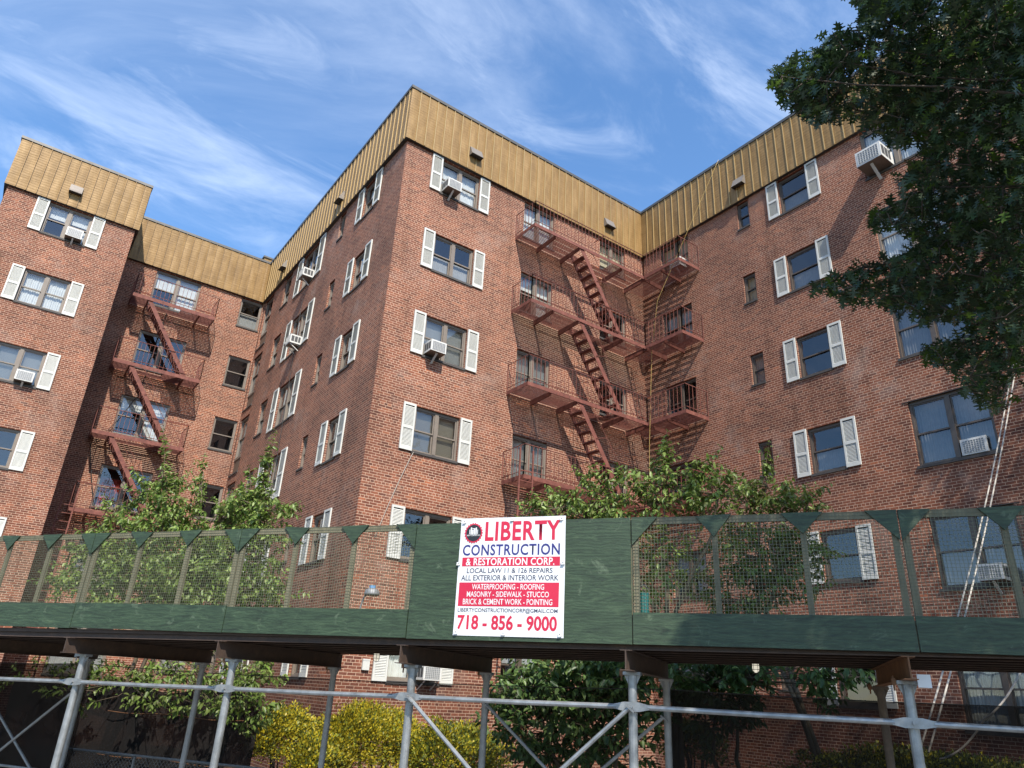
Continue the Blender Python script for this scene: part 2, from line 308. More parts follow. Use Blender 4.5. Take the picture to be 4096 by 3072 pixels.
BRICK = brick_mat(); FASCIA = fascia_mat(); PLY = plywood_mat()
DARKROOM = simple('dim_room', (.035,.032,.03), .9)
COPING = simple('grey_coping_metal', (.10,.095,.088), .5, .4, var=.2)
ROOF = simple('grey_roof_felt', (.12,.12,.12), .9, var=.2)
FRAME = simple('taupe_window_frame', (.165,.135,.108), .5, var=.12, vscale=6)
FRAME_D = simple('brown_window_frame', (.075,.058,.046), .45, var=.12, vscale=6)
SILL = simple('dark_slate_sill', (.05,.045,.042), .7, var=.2)
SPANDREL = simple('brown_spandrel_panel', (.10,.072,.052), .6, var=.15)
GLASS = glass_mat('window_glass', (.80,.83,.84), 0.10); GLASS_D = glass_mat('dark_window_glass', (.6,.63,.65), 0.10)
WHITE = simple('white_shutter_paint', (.50,.50,.465), .5, var=.08, vscale=5)
CURTAIN = simple('white_curtain', (.62,.61,.58), .9, var=.12, vscale=6); GREYCUR = simple('grey_curtain', (.30,.29,.275), .9, var=.15, vscale=6)
BLIND = simple('blind_slats', (.56,.55,.51), .6); TANBLIND = simple('wood_blind_slats', (.46,.40,.30), .6)
REDCLOTH = simple('red_curtain', (.38,.05,.03), .9, var=.3, vscale=5)
RUST = rust_mat('rust_red_iron', (.075,.024,.017), (.155,.047,.033), (.23,.088,.062))
ACW = simple('white_appliance_metal', (.52,.515,.49), .45, var=.06); ACG = simple('grey_condenser_fins', (.22,.225,.23), .5, .3, var=.2, vscale=30); ACV = simple('dark_louvre', (.05,.05,.052), .6)
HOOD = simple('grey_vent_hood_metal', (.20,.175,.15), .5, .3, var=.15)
GALV = simple('galvanised_steel', (.24,.25,.255), .45, .5, var=.38, vscale=7, bump=.1)
DULLGALV = simple('dull_galvanised_steel', (.22,.225,.23), .55, .4, var=.25, vscale=8)
BEAM = rust_mat('brown_steel_beam', (.035,.022,.016), (.055,.034,.024), (.09,.05,.03))
BEAMO = rust_mat('orange_rusty_steel_beam', (.08,.035,.014), (.14,.06,.022), (.20,.09,.035))
BOARD = simple('dark_deck_boards', (.055,.036,.026), .85, var=.35, vscale=4, stretch=(1,1,6))
STUD = simple('weathered_timber', (.15,.135,.085), .8, var=.35, vscale=6, stretch=(3,3,.6))
WIRE = simple('dull_wire_mesh', (.12,.125,.08), .6, .2)
BANNER = simple('white_vinyl', (.60,.61,.62), .45); RED = simple('red_print', (.46,.010,.042), .5); NAVY = simple('navy_print', (.018,.022,.055), .5)
INDIGO = simple('indigo_print', (.022,.022,.15), .5); BLACK = simple('black_print', (.012,.012,.014), .4); WPRINT = simple('white_print', (.60,.60,.60), .5)
BARK = simple('grey_brown_bark', (.085,.065,.05), .9, var=.35, vscale=9, bump=.4, bscale=30); TWIG = simple('green_brown_twig', (.10,.075,.045), .8)
ROPEY = simple('yellow_rope_fibre', (.42,.29,.09), .8); ROPEW = simple('white_rope_fibre', (.36,.33,.29), .9, var=.15, vscale=40)
CABLE = simple('black_cable', (.02,.02,.02), .6)

# ================================================================ the apartment building
bld = thing('apartment_building', 'six storey red brick apartment building with bronze metal roof band and white shutters', 'building', (CX, CY, GZ))
BI = Matrix.Translation((-CX, -CY, -GZ))            # undo the Empty's offset for parts given in world space
def bpart(name, mb, mats, M=None, smooth=False, parent=None): return mb.build(name, mats, parent or bld, BI @ (M if M is not None else Matrix()), smooth)

FLOORS = [15.08 - 2.75*k for k in range(6)]
# openings: face, (x0, x1), height, kind, column key ; shutters (x0, x1) on each side
COLS = [
 ('A', FA, -2.75, -1.38, 1.25, 'double', [(-3.13, -2.76), (-1.37, -0.99)]),
 ('Ef', FE_, -4.40, -2.66, 1.55, 'double', []),
 ('Es', FE_, -0.97, -0.06, 1.33, 'single', []),
 ('B1', FB, -2.84, -1.98, 1.27, 'single', [(-3.28, -2.85), (-1.97, -1.54)]),
 ('Bv', FB, -4.87, -4.40, 1.03, 'single', []),
 ('B2', FB, -8.30, -6.63, 1.60, 'double', [(-8.82, -8.31), (-6.62, -6.11)]),
 ('B3', FB, -10.45, -9.60, 1.35, 'single', []),
 ('B4', FB, -12.92, -11.80, 2.35, 'stack', []),
 ('C1', FC, 1.265, 2.65, 1.25, 'double', [(0.89, 1.255), (2.66, 3.025)]),
 ('Cf', FC, 4.45, 5.74, 1.40, 'double', []),
 ('Cg', FC, 7.84, 9.07, 1.20, 'double', []),
 ('Df', FD, 0.93, 2.21, 1.30, 'double', []),
 ('Ds', FD, 4.28, 4.73, 0.97, 'single', []),
 ('D1', FD, 5.83, 6.80, 1.25, 'single', [(5.435, 5.815), (6.81, 7.19)]),
 ('D2', FD, 8.50, 10.22, 1.60, 'double', []),
]
REV = 0.11                                             # how deep the window frames sit in the wall

def wall_with_openings(mb, M, x0, x1, z0, z1, ops):
    xs = sorted({x0, x1, *[o[0] for o in ops], *[o[1] for o in ops]}); zs = sorted({z0, z1, *[o[2] for o in ops], *[o[3] for o in ops]})
    for i in range(len(xs)-1):
        runs = []
        for j in range(len(zs)-1):
            xm, zm_ = (xs[i]+xs[i+1])/2, (zs[j]+zs[j+1])/2
            if any(a < xm < b and c < zm_ < d for a, b, c, d in ops): continue
            if runs and abs(runs[-1][1]-zs[j]) < 1e-9: runs[-1][1] = zs[j+1]
            else: runs.append([zs[j], zs[j+1]])
        for a, b in runs: mb.quad((xs[i],0,a), (xs[i+1],0,a), (xs[i+1],0,b), (xs[i],0,b), mi=0, M=M)
    for a, b, c, d in ops:
        R = REV
        mb.quad((a,0,c),(a,R,c),(a,R,d),(a,0,d), M=M); mb.quad((b,0,c),(b,0,d),(b,R,d),(b,R,c), M=M)
        mb.quad((a,0,d),(a,R,d),(b,R,d),(b,0,d), M=M); mb.quad((a,0,c),(b,0,c),(b,R,c),(a,R,c), M=M)
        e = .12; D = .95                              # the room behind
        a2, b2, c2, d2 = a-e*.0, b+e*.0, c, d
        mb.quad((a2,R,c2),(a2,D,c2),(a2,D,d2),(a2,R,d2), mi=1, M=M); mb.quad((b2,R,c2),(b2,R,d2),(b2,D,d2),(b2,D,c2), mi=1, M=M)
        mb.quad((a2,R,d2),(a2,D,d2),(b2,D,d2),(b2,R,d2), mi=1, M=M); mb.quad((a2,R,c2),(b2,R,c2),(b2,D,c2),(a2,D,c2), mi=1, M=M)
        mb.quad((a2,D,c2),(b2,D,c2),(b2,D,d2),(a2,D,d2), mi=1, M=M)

wm_ = MB()
for Mf, x0, x1 in ((FA, AL-AX, 0), (FE_, AX-CX, 0), (FB, -LB, 0), (FC, 0, LC), (FD, 0, LD)):
    ops = [(c[2], c[3], h-c[4], h) for c in COLS if c[1] is Mf for h in FLOORS]
    wall_with_openings(wm_, Mf, x0, x1, GZ-.5, 16.9, ops)
BK = YE + 12; BR = XD + 13
def vwall(x0, y0, x1, y1, z0=GZ-.5, z1=16.9): wm_.quad((x0,y0,z0),(x1,y1,z0),(x1,y1,z1),(x0,y0,z1))
vwall(AX, AY, AX, YE); vwall(AL, AY, AL, BK); vwall(AL, BK, BR, BK); vwall(BR, BK, BR, CY-LD); vwall(BR, CY-LD, XD, CY-LD)
bpart('wall', wm_, [BRICK, DARKROOM])

# roof, bronze band, coping
def offs(d): return [(AL-d, AY-d), (AX+d, AY-d), (AX+d, YE-d), (CX-d, YE-d), (CX-d, CY-d), (XD-d, CY-d), (XD-d, CY-LD-d), (BR+d, CY-LD-d), (BR+d, BK+d), (AL-d, BK+d)]
rf = MB(); pts = offs(-.1); rf.add([(x, y, 16.85) for x, y in pts], [tuple(range(len(pts)))]); bpart('roof', rf, ROOF)
fb = MB(); dk = MB(); o0, o1 = offs(0.0), offs(.11); n = len(o1)
for i in range(n):
    a, b = o1[i], o1[(i+1) % n]; c, d = o0[i], o0[(i+1) % n]
    if i > 6: fb.quad((*a, ZB), (*b, ZB), (*b, ZT-.11), (*a, ZT-.11))
    fb.quad((*a, ZB), (*c, ZB), (*d, ZB), (*b, ZB), mi=1)
    A, Bv = Vector((*a, 0)), Vector((*b, 0)); dv = (Bv-A); ln = dv.length; dv.normalize(); nv = Vector((dv.y, -dv.x, 0))
    if i > 6: continue
    k = 1; step = .31; cuts = [0]
    while cuts[-1] + step < ln - .1: cuts.append(cuts[-1]+step)
    cuts.append(ln)
    for c0, c1 in zip(cuts[:-1], cuts[1:]):                  # each pan is a little bowed, no two alike
        bow = random.uniform(.003, .009); t0 = random.uniform(-.004, .004); prev = None; Z5 = [ZB, ZB+.5, ZB+1.0, ZB+1.5, ZT-.11]; w5 = [0, random.uniform(-.003,.003), random.uniform(-.004,.004), random.uniform(-.003,.003), 0]
        for j in range(7):
            t = j/6; col_ = []
            for zz5, ww5 in zip(Z5, w5):
                q = A + dv*(c0+(c1-c0)*t) + nv*((bow+ww5)*math.sin(math.pi*t) + t0*math.sin(2*math.pi*t)*.5 - .0); col_.append((q.x, q.y, zz5))
            if prev:
                for m in range(4): fb.add([prev[m], col_[m], col_[m+1], prev[m+1]], [(0,1,2,3)], 0)
            prev = col_
    while k*step < ln - .1:
        p = A + dv*(k*step)                       # standing seams
        q0 = p - dv*.012; q1 = p + dv*.012; h = .030
        lo, hi = ZB+.004, ZT-.112
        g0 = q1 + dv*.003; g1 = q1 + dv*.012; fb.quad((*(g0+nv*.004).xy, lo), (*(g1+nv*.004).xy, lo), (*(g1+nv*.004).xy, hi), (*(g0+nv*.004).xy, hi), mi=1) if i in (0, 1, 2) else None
        vs = [q0, q1, q1+nv*h, q0+nv*h]
        fb.add([(v.x, v.y, lo) for v in vs] + [(v.x, v.y, hi) for v in vs], [(3,2,6,7),(0,3,7,4),(2,1,5,6),(0,1,2,3),(4,7,6,5)], 0 if i in (0, 1, 2) else 2)
        k += 1
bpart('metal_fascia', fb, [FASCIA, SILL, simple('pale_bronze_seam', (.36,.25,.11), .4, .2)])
cpm = MB(); o2, o3 = offs(.145), offs(-.18)
for i in range(n):
    a, b, c, d = o2[i], o2[(i+1) % n], o3[(i+1) % n], o3[i]
    cpm.quad((*a, ZT-.10), (*b, ZT-.10), (*b, ZT), (*a, ZT)); cpm.quad((*a, ZT), (*b, ZT), (*c, ZT+.01), (*d, ZT+.01))
    cpm.quad((*d, ZT-.3), (*c, ZT-.3), (*c, ZT+.01), (*d, ZT+.01)); e = offs(.112); cpm.quad((*a, ZT-.10), (*b, ZT-.10), (*e[(i+1)%n], ZT-.10), (*e[i], ZT-.10))
bpart('coping', cpm, COPING)
for (x0, x1, y0, y1, z1) in ((CX+.55, CX+2.6, CY+10.55, CY+12.15, 18.86), (CX-.2, CX+1.3, YE+1.0, YE+2.6, 18.05)):
    b_ = MB(); b_.box((x0, y0, 16.85), (x1, y1, z1-.08)); b_.box((x0-.05, y0-.05, z1-.08), (x1+.05, y1+.05, z1), mi=1)
    for k in range(1, int((x1-x0)/.3)+1): b_.box((x0+k*.3-.012, y0-.02, 16.86), (x0+k*.3+.012, y0-.001, z1-.082))
    for k in range(1, int((y1-y0)/.3)+1): b_.box((x0-.02, y0+k*.3-.012, 16.86), (x0-.001, y0+k*.3+.012, z1-.082))
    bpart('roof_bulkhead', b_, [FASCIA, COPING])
# small hooded vents on the bronze band
for Mf, xs, wd in ((FC, (2.32, 8.15), .43), (FD, (4.57,), .43), (FA, (-2.15,), .40), (FB, (-4.83, -10.6), .45)):
    for x in xs:
        h = MB(); w = wd/2; y = -.112; z0, z1 = 15.62, 15.97; d = .20
        h.add([(x-w,y,z0),(x+w,y,z0),(x+w,y,z1),(x-w,y,z1),(x-w,y-d,z0),(x+w,y-d,z0),(x-w,y-d*.75,z0+.10),(x+w,y-d*.75,z0+.10),(x-w,y-.05,z1),(x+w,y-.05,z1)],
              [(4,5,7,6),(6,7,9,8),(8,9,2,3),(0,4,6,8,3),(1,2,9,7,5)])
        h.quad((x-w,y-.01,z0+.03),(x+w,y-.01,z0+.03),(x+w,y-d,z0+.01),(x-w,y-d,z0+.01), mi=1)
        bpart('vent_hood', h, [HOOD, ACV], Mf)

# windows
WIN = {}
def window_mesh(w, h, kind, dark):
    """frame with sashes (x 0..w, z 0..h, y into wall) and its glass; cached"""
    key = (round(w,3), round(h,3), kind, dark)
    if key in WIN: return WIN[key]
    f = MB(); g = MB(); fw = .055; y0, y1 = REV-.045, REV+.05
    zb = 0.0
    if kind == 'stack':
        zb = .68; f.box((0, REV-.02, 0), (w, REV+.03, zb-.06), mi=1)          # panel under the window
        f.box((0, REV-.05, zb-.06), (w, REV+.05, zb))
    f.box((0,y0,zb),(fw,y1,h)); f.box((w-fw,y0,zb),(w,y1,h)); f.box((fw,y0,h-.075),(w-fw,y1,h)); f.box((fw,y0,zb),(w-fw,y1,zb+.05))
    cells = [(fw, w-fw)]
    if kind == 'double':
        mw = .055; f.box((w/2-mw, y0-.008, zb+.05), (w/2+mw, y1, h-.075)); cells = [(fw, w/2-mw), (w/2+mw, w-fw)]
    for a, b in cells:
        lo, hi = zb+.05, h-.075; mid = (lo+hi)/2; s = .032
        for (p, q, yy) in ((mid-.02, hi, REV-.02), (lo, mid+.02, REV+.012)):  # upper sash sits outside the lower one
            f.box((a,yy,p),(a+s,yy+.03,q)); f.box((b-s,yy,p),(b,yy+.03,q)); f.box((a+s,yy,q-s),(b-s,yy+.03,q)); f.box((a+s,yy,p),(b-s,yy+.03,p+s+.006))
            g.quad((a+s,yy+.015,p+s),(b-s,yy+.015,p+s),(b-s,yy+.015,q-s),(a+s,yy+.015,q-s))
    r = (f.mesh('window', [FRAME_D if dark else FRAME, SPANDREL]), g.mesh('pane', [GLASS_D if dark else GLASS]))
    WIN[key] = r; return r
SILLM = {}
def sill_mesh(w):
    k = round(w, 3)
    if k not in SILLM: SILLM[k] = MB().box((-.02, -.035, -.06), (w+.02, REV-.046, .002)).mesh('sill', SILL)
    return SILLM[k]
def curtain_mesh(x0, x1, z0, z1, y, m, pleat=.012, name='curtain'):
    b = MB(); nn = max(8, int((x1-x0)/.02)); ph = random.random()*6
    top = [(x0+(x1-x0)*i/nn, y+pleat*math.sin(i*1.9+ph)+pleat*.6*math.sin(i*.7+ph), z1) for i in range(nn+1)]
    for i in range(nn):
        (ax_, ay_, _), (bx_, by_, _) = top[i], top[i+1]; b.quad((ax_,ay_,z0),(bx_,by_,z0),(bx_,by_,z1),(ax_,ay_,z1))
    return b.mesh(name, m, True)
def blind_mesh(x0, x1, z0, z1, y, m):
    b = MB(); z = z1
    while z > z0 + .03:
        b.add([(x0,y,z),(x1,y,z),(x1,y+.022,z-.036),(x0,y+.022,z-.036)], [(0,1,2,3)]); z -= .046
    b.box((x0, y, z0-.01), (x1, y+.02, z0+.015))
    return b.mesh('blind', m)
SHUT = {}
def shutter_mesh(w, h):
    k = (round(w,2), round(h,2))
    if k in SHUT: return SHUT[k]
    b = MB(); s = .048; y0, y1 = -.052, -.012
    b.box((0,y0,0),(s,y1,h)); b.box((w-s,y0,0),(w,y1,h)); b.box((s,y0,0),(w-s,y1,.10)); b.box((s,y0,h-.06),(w-s,y1,h)); m_ = h*.48; b.box((s,y0,m_-.035),(w-s,y1,m_+.035))
    b.quad((s,y1-.004,0.1),(w-s,y1-.004,0.1),(w-s,y1-.004,h-.06),(s,y1-.004,h-.06), mi=1)
    for lo, hi in ((.10, m_-.035), (m_+.035, h-.06)):
        z = lo + .003
        while z + .03 < hi:
            b.quad((s,y0+.010,z+.005),(w-s,y0+.010,z+.005),(w-s,y0+.026,z+.032),(s,y0+.026,z+.032)); b.quad((s,y0+.010,z+.005),(w-s,y0+.010,z+.005),(w-s,y0+.030,z+.002),(s,y0+.030,z+.002)); z += .034
    SHUT[k] = b.mesh('shutter', [WHITE, ACV]); return SHUT[k]

# what hangs behind the glass, per (column, floor); others drawn at random
INSIDE = {('C1',3): 'tan', ('C1',2): 'blindR', ('C1',1): 'halfgrey', ('C1',0): 'white', ('C1',4): 'dark', ('Cf',0): 'white', ('Cf',1): 'halfwhite', ('Cf',2): 'blind', ('Cf',3): 'blind',
          ('Cg',0): 'tanhalf', ('D1',0): 'halfgrey', ('D1',1): 'halfgrey', ('D1',2): 'dark', ('D1',3): 'halfgrey', ('D1',4): 'dark', ('Ef',3): 'red', ('Ef',0): 'halfwhite', ('Ef',1): 'dark', ('Ef',2): 'halfwhite',
          ('Es',0): 'halfgrey', ('Es',1): 'dark', ('Es',2): 'dark', ('Es',3): 'dark', ('A',0): 'halfwhite', ('A',1): 'white', ('A',2): 'blindR', ('A',3): 'dark', ('D2',1): 'white', ('D2',2): 'grey', ('D2',3): 'grey', ('D2',4): 'greylow', ('D2',0): 'white', ('D2', 5): 'white',
          ('Df',0): 'grey', ('Df',1): 'halfwhite', ('Df',2): 'dark', ('C1',5): 'vert'}
def dress(win, key, k, w, h, kind):
    st = INSIDE.get((key, k)) or random.choice(['dark', 'dark', 'halfgrey', 'grey', 'halfwhite', 'blind'])
    x0, x1, z0, z1 = .05, w-.05, (.72 if kind == 'stack' else .04), h-.06; y = REV+.10; mid = (z0+z1)/2; xm = w/2
    P = []
    if st == 'white': P = [curtain_mesh(x0, x1, z0, z1, y, CURTAIN)]
    elif st == 'grey': P = [curtain_mesh(x0, x1, z0, z1, y, GREYCUR)]
    elif st == 'greylow': P = [curtain_mesh(x0, x1, z0, mid, y, GREYCUR)]
    elif st == 'halfwhite': P = [curtain_mesh(x0, x1, mid+random.uniform(-.1,.2), z1, y, CURTAIN, .003, 'roller_shade')] + ([curtain_mesh(xm+.1, x1, z0, mid, y+.04, CURTAIN)] if kind == 'double' else [])
    elif st == 'halfgrey': P = [curtain_mesh(x0, x1, z0, mid, y, GREYCUR, .004)]
    elif st == 'red': P = [curtain_mesh(x0, xm, z0, z1-.3, y+.3, REDCLOTH, .03)]
    elif st == 'blind': P = [blind_mesh(x0, x1, z0+.02, z1, y, BLIND)]
    elif st == 'blindR': P = [blind_mesh(x0, x1, z0+.02, z1, y, BLIND)]
    elif st == 'tan': P = [blind_mesh(x0, x1, z0+.02, z1, y, TANBLIND)]
    elif st == 'tanhalf': P = [curtain_mesh(x0, x1, z0+.25, z1, y, simple('tan_shade', (.50,.42,.28), .9), .003, 'roller_shade')]
    elif st == 'vert': P = [curtain_mesh(x0, xm, z0, z1, y, CURTAIN, .02)]
    for me in P: link(me.name.split('.')[0], me, win)
for key, Mf, x0, x1, h, kind, sh in COLS:
    for k, top in enumerate(FLOORS):
        if key == 'A' and k == 5: pass
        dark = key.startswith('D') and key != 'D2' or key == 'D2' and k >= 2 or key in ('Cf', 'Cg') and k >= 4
        f, g = window_mesh(x1-x0, h, kind, dark)
        wn = link('window', f, bld, BI @ Mf @ T(x0, 0, top-h))
        link('pane', g, wn); sm = sill_mesh(x1-x0); link('sill', sm, wn)
        dress(wn, key, k, x1-x0, h, kind)
        if key == 'Ds' or key == 'Bv': pass
        for a, b in sh:
            link('shutter', shutter_mesh(b-a, 1.285 if h < 1.5 else 1.62), bld, BI @ Mf @ T(a, 0, top-(1.25 if h < 1.5 else h)-.02))
# rowlock heads over the wide windows on the right wing: thin steel lintels
for k, top in enumerate(FLOORS[1:], 1):
    bpart('steel_lintel', MB().box((8.38, -.018, top-.004), (10.34, .05, top+.012)), SILL, FD)

# ---------------------------------------------------------------- window air conditioners (each rests in a window)
AC = {}
def ac_parts(style):
    if style in AC: return AC[style]
    w, h, d = .56, .38, .44
    c = MB(); c.box((0,-d,0),(w,.10,h)); c.box((.004,-d+.004,-.006),(w-.004,.09,-.001), mi=2)  # darker base plate: shade of the underside is put into its colour
    for s_, x in ((-1, 0), (1, w)):
        for a, b in ((-.40,-.28),(-.255,-.135),(-.11,-.02)):
            xx = x+s_*.003; c.quad((xx,a,.07),(xx,b,.07),(xx,b,h-.06),(xx,a,h-.06), mi=1)
    g = MB(); g.quad((.05,-d-.003,.04),(w-.05,-d-.003,.04),(w-.05,-d-.003,h-.05),(.05,-d-.003,h-.05))
    for i in range(9): x = .05+(w-.1)*i/8; g.box((x-.004,-d-.012,.04),(x+.004,-d-.004,h-.05), mi=1)
    for i in range(7): z = .04+(h-.09)*i/6; g.box((.05,-d-.010,z-.003),(w-.05,-d-.0035,z+.003), mi=1)
    b = MB(); b.bar((w/2,-d*.8,-.012),(w/2,-.02,-.27),.06,.03)
    br = [b]
    if style == 1:
        br = []
        for x in (.08, w-.08): b2 = MB(); b2.bar((x,-d*.95,-.012),(x,-.02,-.012),.03,.02); b2.bar((x,-d*.9,-.02),(x,-.02,-.26),.025,.025); br.append(b2)
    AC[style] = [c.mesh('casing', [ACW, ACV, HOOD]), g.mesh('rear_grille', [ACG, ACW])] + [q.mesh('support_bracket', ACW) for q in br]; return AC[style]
def ac(Mf, x, top, h, label, style=0, out=0.0, sc=.85):
    M = Mf @ T(x, out, top-h+.055) @ Matrix.Scale(sc, 4)
    t = thing('air_conditioner', label, 'air conditioner', group='window air conditioners', M=M)
    for me in ac_parts(style): link(me.name.split('.')[0], me, t)
F0 = FLOORS
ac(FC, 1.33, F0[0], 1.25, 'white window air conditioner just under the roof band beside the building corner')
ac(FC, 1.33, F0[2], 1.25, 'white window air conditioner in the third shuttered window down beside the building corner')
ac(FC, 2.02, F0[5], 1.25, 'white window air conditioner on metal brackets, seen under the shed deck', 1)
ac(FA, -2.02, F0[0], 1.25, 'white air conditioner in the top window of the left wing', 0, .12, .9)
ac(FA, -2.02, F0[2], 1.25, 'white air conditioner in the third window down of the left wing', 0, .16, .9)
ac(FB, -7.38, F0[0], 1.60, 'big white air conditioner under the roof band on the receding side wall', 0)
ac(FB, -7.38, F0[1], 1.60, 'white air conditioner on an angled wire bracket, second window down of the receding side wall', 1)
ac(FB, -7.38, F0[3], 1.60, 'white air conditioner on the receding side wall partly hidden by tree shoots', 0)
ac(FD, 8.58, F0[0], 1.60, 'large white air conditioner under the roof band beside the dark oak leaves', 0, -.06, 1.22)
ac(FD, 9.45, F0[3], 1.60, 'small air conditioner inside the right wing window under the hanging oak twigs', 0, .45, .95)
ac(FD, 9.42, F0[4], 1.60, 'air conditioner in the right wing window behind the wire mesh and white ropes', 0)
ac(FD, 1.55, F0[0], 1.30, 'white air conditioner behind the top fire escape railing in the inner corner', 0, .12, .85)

# ---------------------------------------------------------------- fire escapes
def slats(mb, M, x0, x1, hole=None, n=17, z=-.03, w=1.03):
    for i in range(n):
        y = -(.05 + (w-.10)*i/(n-1)); segs = [(x0, x1)]
        if hole and hole[2] < -y < hole[3]: segs = [(x0, hole[0]), (hole[1], x1)]
        for a, b in segs: mb.box((a, y-.015, z-.006), (b, y+.015, z+.006), M=M)
def railing(mb, path, h=.85, step=.15, M=None):
    mb.tube([(x, y, h) for x, y in path], .015, 5); mb.tube([(x, y, .10) for x, y in path], .012, 5)
    for (xa, ya), (xb, yb) in zip(path[:-1], path[1:]):
        ln = math.hypot(xb-xa, yb-ya); k = max(1, int(ln/step))
        for i in range(k+1):
            t = i/k; x, y = xa+(xb-xa)*t, ya+(yb-ya)*t; r = .012 if i in (0, k) else .0062
            mb.box((x-r, y-r, 0), (x+r, y+r, h))
def flight(M, xa, za, xb, zb, y0=-.99, y1=-.46, parent=None, inv=None):
    b = MB(); n = 10; d = Vector((xb-xa, 0, zb-za)).normalized()
    for y in (y0, y1): b.bar((xa, y, za), (xb, y, zb), .014, .15)
    for i in range(1, n):
        t = i/n; x = xa+(xb-xa)*t; z = za+(zb-za)*t
        for k in range(3): b.box((x-.10+k*.07, y0+.008, z-.012), (x-.10+k*.07+.05, y1-.008, z+.012))
        b.box((x-.11, y0+.008, z-.03), (x-.10, y1-.008, z+.012))
    o = b.build('staircase', RUST, parent, inv @ M)
    hr = MB()
    for y in (y0-.02, y1+.02):
        hr.tube([(xa+.30, y, za-.02), (xa+.52, y, za-.10), (xb+.52, y, zb+.12), (xb+.40, y, zb-.1)], .010, 5)
        for t in (.38,): hr.bar((xa+(xb-xa)*t, y, za+(zb-za)*t), (xa+(xb-xa)*t+.45, y, za+(zb-za)*t+.12), .015, .015)
    hr.build('handrail', RUST, o)
    return o
WF = 1.03
fe1 = thing('fire_escape', 'rust red fire escape wrapping the inner corner of the main wing, four slatted balconies high', 'fire escape', (CX+LC, CY, 5.2), 'rusty fire escapes')
I1 = Matrix.Translation((-(CX+LC), -CY, -5.2))
for k in range(4):
    zt = 13.49 - 2.71*k; b = MB(); Mc = FC @ T(0,0,zt); Md = FD @ T(0,0,zt); xe = LC-WF
    b.box((4.15,-WF,-.115),(xe,-WF+.014,0),M=Mc); b.box((4.15,-WF+.015,-.115),(4.164,0,0),M=Mc)
    b.box((WF+.001,-WF,-.115),(2.62,-WF+.014,0),M=Md); b.box((2.606,-WF+.015,-.115),(2.62,0,0),M=Md)
    slats(b, Mc, 4.166, xe-.001, (6.2, 7.55, .42, 1.0) if k < 3 else None); slats(b, Md, .002, 2.604)
    for x in (5.04, 6.05, 7.95, 9.02):
        if x < xe+.1: b.add([(x-.02,-WF+.02,-.16),(x+.02,-WF+.02,-.16),(x+.02,0,-.22),(x-.02,0,-.22),(x-.02,-WF+.02,-.045),(x+.02,-WF+.02,-.045),(x+.02,0,-.045),(x-.02,0,-.045)], [(0,1,2,3),(4,7,6,5),(0,4,5,1),(1,5,6,2),(2,6,7,3),(3,7,4,0)], M=Mc)
    for x in (WF-.02, 1.8): b.add([(x-.02,-WF+.02,-.16),(x+.02,-WF+.02,-.16),(x+.02,0,-.22),(x-.02,0,-.22),(x-.02,-WF+.02,-.045),(x+.02,-WF+.02,-.045),(x+.02,0,-.045),(x-.02,0,-.045)], [(0,1,2,3),(4,7,6,5),(0,4,5,1),(1,5,6,2),(2,6,7,3),(3,7,4,0)], M=Md)
    b.build('platform', RUST, fe1, I1)
    r = MB(); railing(r, [(CX+4.157, CY), (CX+4.157, CY-WF+.007), (XD-WF+.007, CY-WF+.007), (XD-WF+.007, CY-2.613), (XD, CY-2.613)])
    if k == 0: r.box((CX+7.1, CY-WF, .84), (CX+7.13, CY-.5, .86))
    r.build('railing', RUST, fe1, I1 @ T(0,0,zt))
    if k < 3: flight(FC, 6.12, zt-.06, 7.84, zt-2.71+.0, parent=fe1, inv=I1)
ld = MB()
for x in (3.98, 4.42): ld.box((x-.022,-WF-.05,1.4),(x+.022,-WF-.02,6.05))
for i in range(15): ld.box((4.0,-WF-.045,1.5+i*.28),(4.4,-WF-.025,1.52+i*.28))
ld.build('drop_ladder', RUST, fe1, I1 @ FC)
fe2 = thing('fire_escape', 'narrow rusty fire escape on the recessed back wall beside the left wing', 'fire escape', (CX-3.5, YE, 4.7), 'rusty fire escapes')
I2 = Matrix.Translation((-(CX-3.5), -YE, -4.7))
for k in range(4):
    zt = 13.30 - 2.775*k; b = MB(); Me = FE_ @ T(0,0,zt)
    b.box((-5.07,-WF,-.14),(-2.02,-WF+.014,0),M=Me)
    for x in (-5.07, -2.034): b.box((x,-WF+.015,-.14),(x+.014,0,0),M=Me)
    slats(b, Me, -5.054, -2.036, (-4.45, -3.3, .42, 1.0) if k < 3 else None)
    for x in (-4.5, -2.6): b.add([(x-.02,-WF+.02,-.16),(x+.02,-WF+.02,-.16),(x+.02,0,-.24),(x-.02,0,-.24),(x-.02,-WF+.02,-.045),(x+.02,-WF+.02,-.045),(x+.02,0,-.045),(x-.02,0,-.045)], [(0,1,2,3),(4,7,6,5),(0,4,5,1),(1,5,6,2),(2,6,7,3),(3,7,4,0)], M=Me)
    b.build('platform', RUST, fe2, I2)
    r = MB(); railing(r, [(CX-5.063, YE), (CX-5.063, YE-WF+.007), (CX-2.027, YE-WF+.007), (CX-2.027, YE)], .87); r.build('railing', RUST, fe2, I2 @ T(0,0,zt))
    if k < 3: flight(FE_, -4.48, zt-.08, -2.62, zt-2.775, parent=fe2, inv=I2)
ld = MB()
for x in (-5.35, -4.95): ld.box((x-.022,-WF-.05,.6),(x+.022,-WF-.02,5.6))
for i in range(16): ld.box((-5.33,-WF-.045,.8+i*.28),(-4.97,-WF-.025,.82+i*.28))
ld.build('drop_ladder', RUST, fe2, I2 @ FE_)

